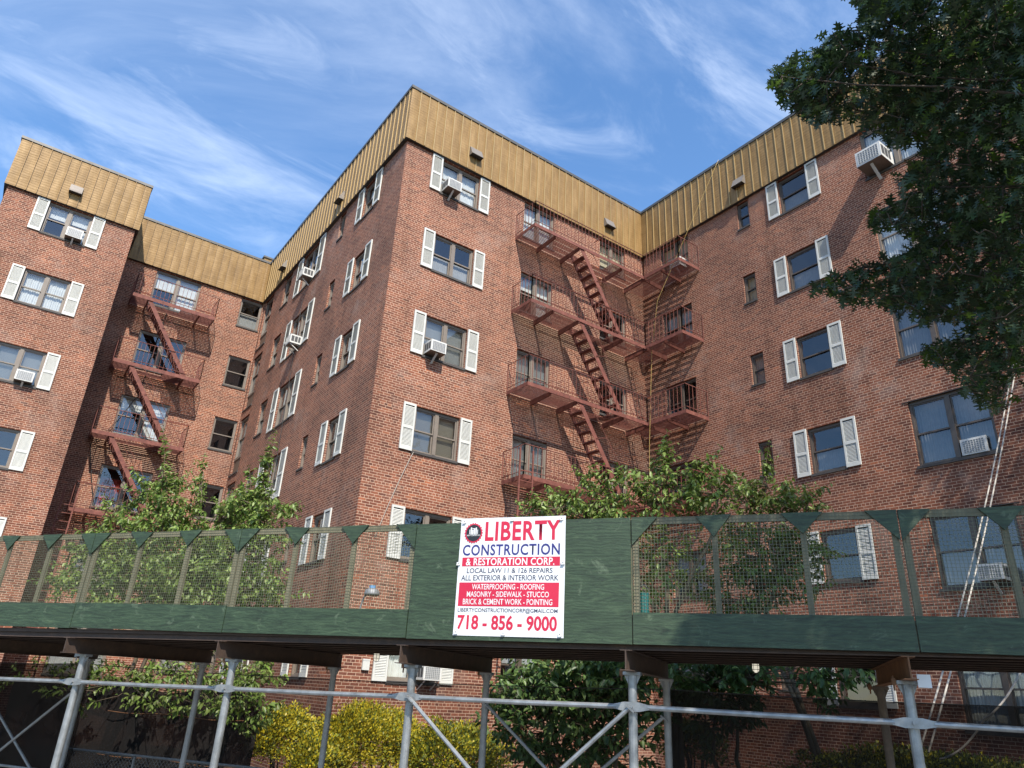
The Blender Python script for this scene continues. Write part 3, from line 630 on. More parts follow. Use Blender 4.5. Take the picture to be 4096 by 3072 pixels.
# ================================================================ the sidewalk shed
shed = thing('sidewalk_shed', 'green plywood sidewalk shed on galvanised pipe legs with wire mesh parapet', 'scaffold', M=M_SHED @ T(0,0,GZ))
IS = T(0, 0, -GZ)
def sp_(name, mb, mats, parent=None, smooth=False): return mb.build(name, mats, parent or shed, IS if parent is None else None, smooth)
PZ0, PZ1, PLK, BAY = .469, 1.694, .291, 2.44
def zdeck(s): return .458 + .009*s
for k in range(-5, 3):
    s0, s1 = BAY*k + .006, BAY*(k+1) - .006; dz = rng.normal(0, .004); tl = rng.normal(0, .004)
    b = MB(); top = PZ1 if k == 0 else PZ0 + PLK + (.018 if k < -1 else 0)
    vs = [(s0, -.018, PZ0+dz-tl), (s1, -.018, PZ0+dz+tl), (s1, 0, PZ0+dz+tl), (s0, 0, PZ0+dz-tl), (s0, -.018, top+dz-tl), (s1, -.018, top+dz+tl), (s1, 0, top+dz+tl), (s0, 0, top+dz-tl)]
    b.add(vs, [(0,3,2,1),(4,5,6,7),(0,1,5,4),(1,2,6,5),(2,3,7,6),(3,0,4,7)])
    for i in range(10):                                        # nail heads along both edges
        x = s0+.03 + (s1-s0-.06)*i/9 + rng.normal(0,.01)
        for z in ((PZ0+.03, top-.03) if k else (PZ0+.03, PZ0+.6, top-.03)): z += rng.normal(0,.006); b.add([(x+.005*math.cos(a),-.0188,z+.005*math.sin(a)) for a in np.linspace(0,2*math.pi,6,endpoint=False)], [tuple(range(6))], 1)
    sp_('parapet_board', b, [PLY, BLACK])
    sp_('joint_batten', MB().box((s1-.045, .013, PZ0+.02), (s1+.057, .048, PZ0+PLK-.03)), STUD)
    if k == 0:
        for x in (s0+.04, s1-.04): sp_('stud', MB().box((x-.05, .0125, PZ0+.02), (x+.05, .049, PZ1-.01)), STUD)
    if k != 0:
        b = MB(); n = 76
        for i in range(n+1): x = s0 + (s1-s0)*i/n; b.box((x-.0017, .004, PZ0+PLK-.02), (x+.0017, .0066, PZ1-.01))
        z = PZ0+PLK; 
        while z < PZ1: b.box((s0, .0068, z-.0017), (s1, .0094, z+.0017)); z += .032
        sp_('wire_mesh', b, WIRE)
        b = MB(); b.box((s0, .012, PZ1-.07), (s1, .05, PZ1-.002)); sp_('top_rail', b, STUD)
        for x in (s0+.035, BAY*k+.815, BAY*k+1.625, s1-.035):
            b = MB(); b.box((x-.027, .0125, PZ0+PLK-.028), (x+.027, .049, PZ1-.071)); 
            st = sp_('stud', b, STUD)
            for zz_ in (.95, 1.2, 1.45): st.data.materials.append(DULLGALV) if len(st.data.materials) < 2 else None
        for x in (BAY*k+.815, BAY*k+1.625):
            b = MB(); w, h = .18 + rng.normal(0,.008), .21 + rng.normal(0,.008); j = rng.normal(0,.008)
            b.add([(x-w,-.014,PZ1+j),(x+w,-.014,PZ1-j),(x+j,-.014,PZ1-h),(x-w,0,PZ1+j),(x+w,0,PZ1-j),(x+j,0,PZ1-h)], [(2,1,0),(3,4,5),(0,1,4,3),(1,2,5,4),(2,0,3,5)]); sp_('corner_gusset', b, PLY)
        for x, sg in ((s0, 1), (s1, -1)):
            b = MB(); w, h = .265*sg, .28
            b.add([(x,-.014,PZ1),(x+w,-.014,PZ1),(x,-.014,PZ1-h),(x,0,PZ1),(x+w,0,PZ1),(x,0,PZ1-h)], [(2,1,0),(3,4,5),(0,1,4,3),(1,2,5,4),(2,0,3,5)]); sp_('corner_gusset', b, PLY)
SL, SR_ = -12.1, 7.3
b = MB()
for i in range(12):
    y0 = .03 + i*.208; b.add([(SL,y0,zdeck(SL)+.002),(SR_,y0,zdeck(SR_)+.002),(SR_,y0+.2,zdeck(SR_)+.002),(SL,y0+.2,zdeck(SL)+.002),(SL,y0,zdeck(SL)+.045),(SR_,y0,zdeck(SR_)+.045),(SR_,y0+.2,zdeck(SR_)+.045),(SL,y0+.2,zdeck(SL)+.045)], [(0,3,2,1),(4,5,6,7),(0,1,5,4),(1,2,6,5),(2,3,7,6),(3,0,4,7)])
sp_('deck', b, BOARD)
for y in (.07, .45, .85, 1.25, 1.65, 2.05, 2.46):
    b = MB(); b.bar((SL,y,zdeck(SL)-.030),(SR_,y,zdeck(SR_)-.030),.016,.056); b.bar((SL,y,zdeck(SL)-.056),(SR_,y,zdeck(SR_)-.056),.06,.008); sp_('joist', b, BEAM)
def pipe(pts, r=.024, n=10): return MB().tube(pts, r, n)
def rail_z(s): return -.11 + .012*s if s < 2.4 else -.081
for k in range(-5, 4):
    sf, sr_ = 2.41*k - .04, 2.385*k; zt_ = zdeck(sf) - .062; hb_ = .185
    b = MB(); x = sf*.5 + sr_*.5
    def ib(xa, xb):
        y0, y1 = -.03, 2.56
        b.bar((xa,y0,zt_-hb_/2),(xb,y1,zt_-hb_/2),.012,hb_-.016)
        for zz_ in (zt_-.004, zt_-hb_+.004): b.bar((xa,y0,zz_),(xb,y1,zz_),.11,.0078)
    ib(sf, sr_); sp_('crossbeam', b, BEAMO if k in (2,) else BEAM)
    zbm = zt_ - hb_
    for (px_, py_, m, r) in ((sf, .30, GALV, .044), (sr_, 2.40, BARK if k == 2 else DULLGALV, .044)):
        b = MB(); b.tube([(px_, py_, GZ+.012), (px_, py_, zbm-.03)], r, 14)
        b.box((px_-.075, py_-.06, GZ), (px_+.075, py_+.06, GZ+.011)); b.box((px_-.085, py_-.05, zbm-.03), (px_+.085, py_+.05, zbm-.001))
        for sg in (-1, 1): b.add([(px_+sg*.02,py_-.006,zbm-.16),(px_+sg*.082,py_-.006,zbm-.031),(px_+sg*.02,py_-.006,zbm-.031),(px_+sg*.02,py_+.006,zbm-.16),(px_+sg*.082,py_+.006,zbm-.031),(px_+sg*.02,py_+.006,zbm-.031)], [(0,1,2),(5,4,3),(0,3,4,1),(1,4,5,2),(2,5,3,0)])
        o = sp_('leg', b, m, smooth=False)
        c_ = MB(); zc = zbm - .015
        c_.box((px_-.12, py_-.045, zc-.024), (px_-.088, py_+.045, zc+.03)); c_.tube([(px_-.105, py_-.02, zc-.07), (px_-.105, py_-.02, zc+.05)], .008, 6)
        c_.build('beam_clamp', BEAMO if k > -2 else GALV, o)
for k in range(-5, 3):
    a, c = 2.41*k - .04, 2.41*(k+1) - .04; y = .235; za, zc = rail_z(a), rail_z(c)
    b = MB(); d = .15
    b.tube([(a+d, y, za+(zc-za)*.06), (a+(c-a)*.5, y, (za+zc)/2-.004), (c-d, y, zc-(zc-za)*.06)], .0245, 10)
    for x, z, sg in ((a, za, 1), (c, zc, -1)):
        b.add([(x,y-.007,z-.042),(x,y+.007,z-.042),(x,y+.007,z+.042),(x,y-.007,z+.042),(x+sg*.07,y-.008,z-.042),(x+sg*.07,y+.008,z-.042),(x+sg*.07,y+.008,z+.042),(x+sg*.07,y-.008,z+.042),(x+sg*.17,y-.02,z-.02),(x+sg*.17,y+.02,z-.02),(x+sg*.17,y+.02,z+.02),(x+sg*.17,y-.02,z+.02)],
              [(0,4,5,1),(1,5,6,2),(2,6,7,3),(3,7,4,0),(4,8,9,5),(5,9,10,6),(6,10,11,7),(7,11,8,4)])
    b.tube([(a, y-.03, za), (a, y+.02, za)], .016, 6)
    sp_('guard_rail', b, GALV, smooth=False)
    za2 = -1.52; sp_('guard_rail', pipe([(2.385*k, 2.34, za2), (2.385*(k+1), 2.34, za2)], .02, 8), DULLGALV)
def brace(p, q, m): sp_('diagonal_brace', MB().tube([p, q], .021, 8).bar((p[0]-.03,p[1],p[2]+.02),(p[0]+.05,p[1],p[2]-.04),.07,.012), m)
brace((.01,.19,-.12), (2.2,.19,-1.93), GALV); brace((2.36,.17,-.09), (.15,.17,-2.0), GALV)
brace((.05,2.32,-.18), (2.3,2.32,-2.0), DULLGALV); brace((2.35,2.30,-.2), (.1,2.30,-2.02), DULLGALV)
brace((-9.45,2.32,-.3), (-7.25,2.32,-1.82), DULLGALV); brace((-7.2,2.30,-.36), (-9.5,2.30,-2.1), DULLGALV)

# ---------------------------------------------------------------- banner on the plywood
ban = thing('banner', 'white contractor banner with red and blue lettering screwed to the plywood panel', 'banner', M=M_SHED @ T(.553, -.0262, .505))
BW, BH = 1.20, 1.225
b = MB(); nx, nz = 24, 24
def bw(x, z): return .0035*math.sin(x*5.2+z*3) + .002*math.sin(z*8+x*2) 
vs = [(BW*i/nx, bw(BW*i/nx, BH*j/nz), BH*j/nz) for j in range(nz+1) for i in range(nx+1)]
b.add(vs, [(j*(nx+1)+i, j*(nx+1)+i+1, (j+1)*(nx+1)+i+1, (j+1)*(nx+1)+i) for j in range(nz) for i in range(nx)]); b.build('sheet', BANNER, ban, None, True)
LAY = [0]
def lay(): LAY[0] += 1; return -.0085 - .0012*LAY[0]
def flat(u0, u1, v0, v1, m, name, y):
    g_ = MB(); na, nb = 24, max(2, int((v1-v0)*24)); X = [BW*(u0+(u1-u0)*i/na) for i in range(na+1)]; Zs = [BH*((1-v1)+(v1-v0)*j/nb) for j in range(nb+1)]
    g_.add([(a, bw(a, c)+y, c) for c in Zs for a in X], [(j*(na+1)+i, j*(na+1)+i+1, (j+1)*(na+1)+i+1, (j+1)*(na+1)+i) for j in range(nb) for i in range(na)]); g_.build(name, m, ban, None, True)
def text(body, u0, u1, v0, v1, m, name, y, bold=.0, sp=1.0):
    cu = bpy.data.curves.new('t', 'FONT'); cu.body = body; cu.size = 1.0; cu.offset = bold; cu.space_character = sp; cu.resolution_u = 3
    o = bpy.data.objects.new('t', cu); COL.objects.link(o); bpy.context.view_layer.update()
    me = bpy.data.meshes.new_from_object(o.evaluated_get(bpy.context.evaluated_depsgraph_get()))
    bpy.data.objects.remove(o); bpy.data.curves.remove(cu)
    co = np.empty(len(me.vertices)*3, np.float32); me.vertices.foreach_get('co', co); co = co.reshape(-1, 3)
    lo, hi = co.min(0), co.max(0); q = (co-lo)/(hi-lo+1e-9)
    out = np.stack([(u0+(u1-u0)*q[:,0])*BW, np.zeros(len(q)), ((1-v1)+(v1-v0)*q[:,1])*BH], -1); out[:,1] = [bw(a, c)+y for a, _, c in out]
    me.vertices.foreach_set('co', out.ravel()); me.materials.clear(); me.materials.append(m); me.update(); me.name = name
    link(name, me, ban)
y1, y2, y3 = -.0014, -.0024, -.0034
text('LIBERTY', .245, .955, .035, .205, RED, 'lettering', y1, .028, 1.10)
text('CONSTRUCTION', .035, .952, .235, .332, INDIGO, 'lettering', y1, .02, 1.10)
flat(.037, .955, .347, .424, RED, 'red_band', y1); text('& RESTORATION CORP.', .075, .905, .354, .417, WPRINT, 'lettering', y2, .018, 1.06)
text('LOCAL LAW 11 & 126 REPAIRS', .09, .89, .440, .483, NAVY, 'lettering', y1, .010)
text('ALL EXTERIOR & INTERIOR WORK', .04, .945, .500, .546, NAVY, 'lettering', y1, .010)
flat(.025, .952, .562, .760, RED, 'red_band', y1)
text('WATERPROOFING - ROOFING', .15, .82, .575, .622, WPRINT, 'lettering', y2, .010)
text('MASONRY - SIDEWALK - STUCCO', .105, .865, .637, .683, WPRINT, 'lettering', y2, .010)
text('BRICK & CEMENT WORK - POINTING', .072, .897, .698, .746, WPRINT, 'lettering', y2, .010)
text('LIBERTYCONSTRUCTIONCORP@GMAIL.COM', .028, .945, .774, .816, NAVY, 'lettering', y1, .010)
text('718 - 856 - 9000', .032, .942, .830, .952, RED, 'lettering', y1, .028, 1.0)
# round emblem: scalloped red ring, dark disc, white building outline and two tiny lines of text
eb = bw(.131*BW, .868*BH)
ex, ez, er = .131*BW, (1-.132)*BH, .104
b = MB(); b.add([(ex+math.cos(a)*(er+.006*math.cos(a*22)), eb+y1-.001, ez+math.sin(a)*(er+.006*math.cos(a*22))*1.03) for a in np.linspace(0, 2*math.pi, 176, endpoint=False)], [tuple(range(176))]); b.build('emblem_ring', RED, ban)
b = MB(); b.add([(ex+math.cos(a)*er*.84, eb+y2-.001, ez+math.sin(a)*er*.87) for a in np.linspace(0, 2*math.pi, 48, endpoint=False)], [tuple(range(48))]); b.build('emblem_disc', BLACK, ban)
b = MB()
for x0, x1, z0, z1 in ((-.05,-.042,-.012,.038),(-.036,-.022,-.012,.062),(-.018,-.002,-.012,.036),(.002,.018,-.012,.044),(.022,.036,-.012,.06),(.042,.05,-.012,.036),(-.02,.02,.045,.052),(-.04,.04,-.02,-.016)): b.box((ex+x0, eb+y3-.0015, ez+z0), (ex+x1, eb+y3-.001, ez+z1))
b.build('emblem_buildings', WPRINT, ban)
text('LIBERTY CONSTRUCTION', .064, .198, .147, .159, WPRINT, 'lettering', y3-.002, .01); 
for u, v in ((.035,.03),(.5,.02),(.965,.025),(.005,.40),(.985,.40),(.03,.975),(.47,.975),(.97,.975)):
    b = MB(); x, z = u*BW, (1-v)*BH; b.box((x-.02, -.012, z-.014), (x+.02, -.006, z+.014)); b.box((x-.02, -.018, z-.020), (x+.012, -.0125, z-.012)); b.box((x-.004,-.0145,z-.002),(x+.004,-.0122,z+.006), mi=1)
    b.build('fixing_tab', [WPRINT, BLACK], ban)

# ---------------------------------------------------------------- lamps, boxes, light head
LAMPGLASS, t_, b_ = mat('frosted_lamp_glass'); b_.inputs['Base Color'].default_value = (.85,.83,.75,1); b_.inputs['Roughness'].default_value = .25
b_.inputs['Emission Color'].default_value = (1,.93,.75,1); b_.inputs['Emission Strength'].default_value = .25
for s, lab in ((-1.60, 'caged bulkhead lamp under the shed deck left of the banner'), (3.46, 'caged bulkhead lamp under the shed deck right of the banner')):
    zt_ = zdeck(s) - .002; t = thing('caged_lamp', lab, 'lamp', group='caged work lamps', M=M_SHED @ T(s, 2.2, zt_))
    b = MB(); b.tube([(0,0,0),(0,0,-.04)], .045, 14); b.build('lamp_base', DULLGALV, t)
    b = MB(); b.tube([(0,0,-.04),(0,0,-.10),(0,0,-.13),(0,0,-.148)], [.036,.040,.033,.012], 14); b.build('globe', LAMPGLASS, t, None, True)
    b = MB()
    for i in range(6):
        a = i*math.pi/3; c_, s_ = math.cos(a), math.sin(a); b.tube([(c_*.047,s_*.047,-.03),(c_*.049,s_*.049,-.10),(c_*.04,s_*.04,-.145),(0,0,-.162)], .003, 4)
    for z in (-.07, -.115): b.tube([(math.cos(a)*.05, math.sin(a)*.05, z) for a in np.linspace(0, 2*math.pi, 17)], .003, 4, cap=False)
    b.build('cage', BLACK, t)
bx = MB(); bx.box((.62, -.06, .27), (.79, -.002, .50)); bx.box((.615, -.066, .47), (.795, -.0605, .505)); o = bx.build('utility_box', WHITE, None, FC); tag(o, 'small white utility box on the brick wall left of the ground floor shutter', 'box')
bx = MB(); bx.box((4.85,.18,.20),(4.955,.187,.305)); o = bx.build('notice_sheet', WPRINT, None, M_SHED); tag(o, 'blank white notice sheet fixed beside the right front leg of the shed', 'notice')
t = thing('pail', 'narrow teal plastic pail on the deck behind the mesh, right beside the plywood panel', 'pail', M=M_SHED @ T(2.525, .14, zdeck(2.5)+.046) @ Matrix.Scale(.42, 4, (1,0,0)) @ Matrix.Scale(.42, 4, (0,1,0))); TEAL = simple('teal_plastic', (.01,.12,.11), .5)
MB().tube([(0,0,.0),(0,0,.02),(0,0,.42),(0,0,.44),(0,0,.44),(0,0,.42)], [.10,.105,.125,.13,.12,.115], 18).build('body', TEAL, t, None, False); MB().tube([(.13*math.cos(a), .02, .42+.10*math.sin(a)) for a in np.linspace(0, math.pi, 12)], .004, 5).build('handle', DULLGALV, t)
t = thing('area_light', 'grey street style light head on a bent arm behind the wire mesh', 'light', M=M_SHED @ T(-2.02, 2.3, zdeck(-2)+.05))
MB().tube([(0,0,0),(.0,0,.55),(.04,0,.68),(.12,0,.75)], .014, 8).build('arm', DULLGALV, t)
b = MB(); b.tube([(.16,0,.80),(.16,0,.775),(.16,0,.72),(.16,0,.70)], [.05,.10,.115,.105], 16); b.build('light_head', DULLGALV, t, None, True)
b = MB(); b.tube([(.16,0,.80),(.16,0,.84)], .045, 10); b.build('photo_sensor', simple('blue_plastic', (.12,.25,.42), .5), t)

# ---------------------------------------------------------------- black debris nets behind the shed legs
def net(s0, s1, fac, label, ztop=.10, sag=.06, seed=0):
    b = MB(); n = max(6, int((s1-s0)/.2)); rows = 8
    def P(i, j):
        u = i/n; s = s0+(s1-s0)*u; zt_ = ztop + .02*s*.3 - sag*4*u*(1-u); z = GZ+.02 + (zt_-GZ-.02)*j/rows
        return (s, 2.52 + .03*math.sin(s*2.1+j*.8+seed) + .02*math.sin(s*5.3+j), z)
    b.add([P(i, j) for j in range(rows+1) for i in range(n+1)], [(j*(n+1)+i, j*(n+1)+i+1, (j+1)*(n+1)+i+1, (j+1)*(n+1)+i) for j in range(rows) for i in range(n)])
    o = b.build('debris_net', net_mat('black_net_%d' % seed, fac), None, M_SHED, True); tag(o, label, 'net', 'black debris nets behind the shed legs')
    MB().tube([P(i, rows) for i in range(n+1)], .006, 5).build('top_cord', CABLE, o)
    return o
net(-12.0, -7.15, .84, 'black debris net panel at the far left end, behind crossed braces', .12, .05, 1)
net(-7.12, 2.36, .26, 'thin see-through black debris net before the yellow bushes, left of the right wing', .10, .06, 3)
t2 = MB(); n_ = 24; VP = [(-11.2+6.2*i/n_, 4.3+.04*math.sin(i*1.3)+.02*math.sin(j*2+i), GZ+.03 + (1.98+.06*math.sin(i*.7))*j/6) for j in range(7) for i in range(n_+1)]
t2.add(VP, [(j*(n_+1)+i, j*(n_+1)+i+1, (j+1)*(n_+1)+i+1, (j+1)*(n_+1)+i) for j in range(6) for i in range(n_)])
n2 = t2.build('tarp', net_mat('black_tarp', .96, (.016,.015,.015)), None, M_SHED, True); tag(n2, 'near opaque black tarp with rusty bands, behind the left legs of the shed', 'tarp')
for z in (-.72, -1.45): MB().tube([(-8.4+i*.41, 4.21+.02*math.sin(i), z-.02*math.sin(i*1.3)) for i in range(9)], .008, 5).build('hem_band', BEAMO, n2)
net(2.40, 7.25, .80, 'black debris net panel hung before the right wing', .10, .03, 4)

# ---------------------------------------------------------------- chain link fence at the lower left
fz = -1.28; cf = thing('chain_link_fence', 'low galvanised chain link fence at the bottom left behind the shed legs', 'fence', M=M_SHED @ T(-5.5, 3.1, GZ)); h = fz-GZ
b = MB(); b.tube([(-2.6,0,h),(2.4,0,h)], .02, 8); b.build('top_rail', DULLGALV, cf)
for x in (-2.6, -.9, .75, 2.4): MB().tube([(x,0,0),(x,0,h-.02)], .024, 8).build('post', DULLGALV, cf)
b = MB(); x = -3.6
while x < 2.4:
    for dx_ in (h, -h):
        xa, xb = (x, x+h) if dx_ > 0 else (x+h, x); za, zb_ = 0, h-.02
        def clipx(xa, za, xb, zb_):
            lo, hi = -2.58, 2.38
            if xa == xb: return None
            f = lambda X: za+(zb_-za)*(X-xa)/(xb-xa)
            if max(xa,xb) < lo or min(xa,xb) > hi: return None
            pa = (min(max(xa,lo),hi)); pb = (min(max(xb,lo),hi)); return pa, f(pa), pb, f(pb)
        r = clipx(xa, za, xb, zb_)
        if r and abs(r[0]-r[2]) > .02: b.bar((r[0], .004 if dx_ > 0 else -.004, r[1]), (r[2], .004 if dx_ > 0 else -.004, r[3]), .004, .004)
    x += .075
b.build('wire_mesh', DULLGALV, cf)

# ---------------------------------------------------------------- ropes and cables
def P3(x, y, d): r = ray(x*1.8517, y*1.8517); return tuple(r/np.linalg.norm(r)*d)
def onface(px, py, Mf, out):
    r = ray(px*1.8517, py*1.8517); inv = Mf.inverted(); o = inv @ Vector((0,0,0)); d = (inv.to_3x3() @ Vector(r)); t = (-out - o.y)/d.y
    return tuple(Vector(r)*t)
def rope(name, pts, r, m, label, cat, group=None, sag=.0, n=10):
    pts = [Vector(p) for p in pts]; out = []
    for a, b_ in zip(pts[:-1], pts[1:]):
        for i in range(n): t = i/n; out.append(a.lerp(b_, t) - Vector((0,0,sag*4*t*(1-t))))
    out.append(pts[-1]); o = MB().tube(out, r, 6).build(name, m, None, None, True); tag(o, label, cat, group); return o
rope('rope', [onface(1552, 345, FD, .2), onface(1420, 650, FD, 1.06), onface(1408, 760, FC, 1.12), onface(1403, 960, FC, 1.15), onface(1403, 1110, FC, 1.15)], 0.006, ROPEY, 'thin yellow rope hanging from the roof band down past the fire escape corner', 'rope')
for i, (dxp, lab) in enumerate(((-4, 'left one of two white twisted ropes slanting down at the right'), (16, 'right one of two white twisted ropes slanting down at the right'))):
    top = onface(2192+dxp*.35, 770, FD, .5); bot = on_shed_plane(1990+dxp, 1625, 3.6)
    a, b2_ = Vector(top), Vector(bot)
    rope('rope', [a, b2_], .013, ROPEW, lab, 'rope', 'white ropes by the right wing', .25, 30)
rope('rope', [on_shed_plane(2216, 1425, 3.4), on_shed_plane(2125, 1555, 3.4), on_shed_plane(2030, 1640, 3.4)], .012, ROPEW, 'slack white rope end low at the right edge under the shed', 'rope', None, .08)
rope('cable', [onface(1655, 1800, FC, .03) if False else onface(653, 650, FB, .05), onface(595, 1010, FB, .03), onface(575, 1180, FB, .03)], .010, CABLE, 'thin black cable running down the receding side wall', 'cable')
rope('cable', [onface(893, 977, FC, .03), onface(810, 1160, FC, .02)], .008, ROPEW, 'thin pale wire slanting down from the corner window to the plywood', 'cable', None, -.1)
rope('cable', [onface(372, 640, FE_, .06), onface(300, 850, FE_, .06), onface(195, 960, FE_, .08), onface(215, 1150, FE_, .06)], .014, CABLE, 'black cable draped along the back wall beside the narrow fire escape', 'cable', None, .25)
rope('wire', [on_shed_plane(-40, 1345, 3.2), on_shed_plane(60, 1340, 3.0)], .012, CABLE, 'short dark utility wire at the far left above the green boards', 'wire')

# ================================================================ ground
def sheet(name, pts, z, m, M=None):
    o = MB().add([(x, y, z) for x, y in pts], [tuple(range(len(pts)))]).build(name, m, None, M); o['kind'] = 'structure'; return o
SOIL = simple('garden_soil', (.055,.042,.030), .95, var=.4, vscale=2.5, bump=.5, bscale=12)
CONC = simple('sidewalk_concrete', (.30,.29,.27), .85, var=.18, vscale=1.5, bump=.15, bscale=40); ASPH = simple('asphalt', (.052,.052,.054), .9, var=.2, vscale=20, bump=.3, bscale=120)
sheet('ground', [(-600,-600),(600,-600),(600,600),(-600,600)], GZ-.15, SOIL)
MB().box((-60, -1.2, GZ-.14), (60, 2.9, GZ)).build('sidewalk', CONC, None, M_SHED)['kind'] = 'structure'
MB().box((-60, 2.904, GZ-.14), (60, 24, GZ-.02)).build('garden_bed', SOIL, None, M_SHED)['kind'] = 'structure'
MB().box((-60, -1.36, GZ-.14), (60, -1.204, GZ)).build('kerb', CONC, None, M_SHED)['kind'] = 'structure'
sheet('road', [(-80,-14),(80,-14),(80,-1.364),(-80,-1.364)], GZ-.144, ASPH, M_SHED)

# ================================================================ trees and shrubs
LEAF_T = [(0,0,0),(.35,.235,.05),(.7,.19,.02),(1,0,-.14),(.7,-.19,.02),(.35,-.235,.05)]; LEAF_F = [(0,3,2,1),(0,5,4,3)]
half = [(0,.015),(.14,.03),(.20,.26),(.27,.28),(.33,.07),(.42,.08),(.50,.42),(.57,.40),(.58,.09),(.68,.09),(.78,.30),(.83,.27),(.80,.09),(.88,.05)]
OAK_T = [(x, y, -.12*x*x + .05*abs(y)) for x, y in half] + [(1.0, 0, -.13)] + [(x, -y, -.12*x*x + .05*abs(y)) for x, y in half[::-1]]
OAK_F = [tuple(range(len(OAK_T)))]
DIA_T = [(0,0,0),(.5,.28,.06),(1,0,0),(.5,-.28,.06)]; DIA_F = [(0,1,2,3)]
G1 = leaf_mat('cherry_leaf', (.13,.20,.036)); G2 = leaf_mat('pale_cherry_leaf', (.21,.28,.07)); G3 = leaf_mat('olive_cherry_leaf', (.12,.145,.04))
OK1 = leaf_mat('oak_leaf', (.040,.075,.028), .26, .4); OK2 = leaf_mat('bright_oak_leaf', (.07,.125,.02), .35, .4); OK3 = leaf_mat('deep_oak_leaf', (.028,.056,.026), .2, .4)
Y1 = leaf_mat('golden_leaf', (.46,.37,.018), .25, .5, .2); Y2 = leaf_mat('lime_leaf', (.24,.26,.028), .25, .5, .25); Y3 = leaf_mat('deep_privet_leaf', (.06,.085,.02), .2, .5)
V1 = leaf_mat('creeper_leaf', (.06,.115,.028)); V2 = leaf_mat('pale_creeper_leaf', (.13,.20,.055))

class Leaves:
    def __init__(s): s.p = []; s.a = []; s.n = []; s.z = []
    def shoot(s, p0, p1, size, step=.036, droop=.55, sag=.06, bare=.08):
        p0, p1 = np.array(p0), np.array(p1); d = p1-p0; L_ = np.linalg.norm(d); n = max(3, int(L_/step)); t = np.linspace(bare, 1, n)
        dn = d/L_; pts = p0 + d*t[:,None]; pts[:,2] += sag*L_*4*t*(1-t)
        pts += rng.normal(0, .012, pts.shape)
        u = np.cross(dn, [0,0,1]); u = u/np.linalg.norm(u) if np.linalg.norm(u) > .2 else np.array([1.,0,0]); v = np.cross(u, dn)
        ang = np.arange(n)*2.4 + rng.normal(0, .4, n); rad = np.cos(ang)[:,None]*u + np.sin(ang)[:,None]*v
        ax = rad*.75 + dn*.35 + np.array([0,0,-droop]) + rng.normal(0, .22, (n,3))
        nr = np.array([0,0,1.]) + rad*.5 - np.array(fwd)*.25 + rng.normal(0, .35, (n,3))
        k = size*(1-.35*np.clip((t-.75)/.25, 0, 1))*rng.uniform(.75, 1.2, n)
        s.p.append(pts); s.a.append(ax); s.n.append(nr); s.z.append(k); return pts
    def arrays(s): return np.concatenate(s.p), np.concatenate(s.a), np.concatenate(s.n), np.concatenate(s.z)
    def build(s, name, mats, w, parent, M, T_=LEAF_T, F_=LEAF_F, keep=None):
        p, a, n, z = s.arrays()
        if keep is not None: k = keep(p); p, a, n, z = p[k], a[k], n[k], z[k]
        mi = rng.choice(len(mats), len(p), p=w)
        return link(name, inst_mesh(name, T_, F_, p, a, n, z, mats, mi), parent, M)
def leafy_tree(name, label, cat, base, stems, shoots, fills, size, mats, w, group=None, step=.03, trunk_r=.05, dens=1.9):
    """stems: polylines of (px,py,o); shoots: ((px,py,o),(px,py,o)); fills: (px,py,rx,ry,o0,o1,count,len)"""
    t = thing(name, label, cat, base, group); Mi = T(-base[0], -base[1], -base[2]); L_ = Leaves(); st = MB(); nodes = []
    for k, pl in enumerate(stems):
        pts = [np.array(base)] + [on_shed_plane(*q) for q in pl]; out = []
        for a, b in zip(pts[:-1], pts[1:]):
            for i in range(5): out.append(a + (b-a)*i/5 + rng.normal(0, .02, 3)*(1 if i else 0))
        out.append(pts[-1]); m = len(out); st.tube(out, [trunk_r*(1-.8*i/(m-1)) for i in range(m)], 7); nodes += out[2:]
    nodes = np.array(nodes)
    for a, b in shoots:
        A, B = on_shed_plane(*a), on_shed_plane(*b); pts = L_.shoot(A, B, size, step, bare=0.0, sag=.03)
        q = nodes[np.argmin(np.linalg.norm(nodes-A, axis=1))]; st.tube([q, A, (A+B)/2 + [0,0,.02], B], [.014, .010, .006, .002], 5)
        d = B-A; L0 = np.linalg.norm(d)
        for i in range(int(L0/.085)):                   # side sprigs along the long shoots
            f = rng.uniform(.05, .85); P = A + d*f; e = rng.normal(0, 1, 3)*[1,1,.5] + d/L0*.7; e *= rng.uniform(.14, .40)*(1-f*.6)/np.linalg.norm(e); L_.shoot(P, P+e, size*.95, step)
    for (px, py, rx, ry, o0, o1, cnt, ln) in fills:
        for i in range(int(cnt*dens)):
            while True:
                a, b = rng.uniform(-1, 1, 2)
                if a*a + b*b < 1: break
            A = on_shed_plane(px+a*rx, py+b*ry, rng.uniform(o0, o1)); e = rng.normal(0, 1, 3)*[1,1,.6] + [0,0,.35]; e *= rng.uniform(.5, 1.2)*ln/np.linalg.norm(e)
            L_.shoot(A, A+e, size, step)
            if i % 2 == 0:
                q = nodes[np.argmin(np.linalg.norm(nodes-A, axis=1))]; mid = (q+A)/2 + rng.normal(0, .05, 3); st.tube([q, mid, A, A+e*.8], [.010, .008, .005, .002], 4)
    st.build('stems', TWIG, t, Mi, True); L_.build('foliage', mats, w, t, Mi); return t

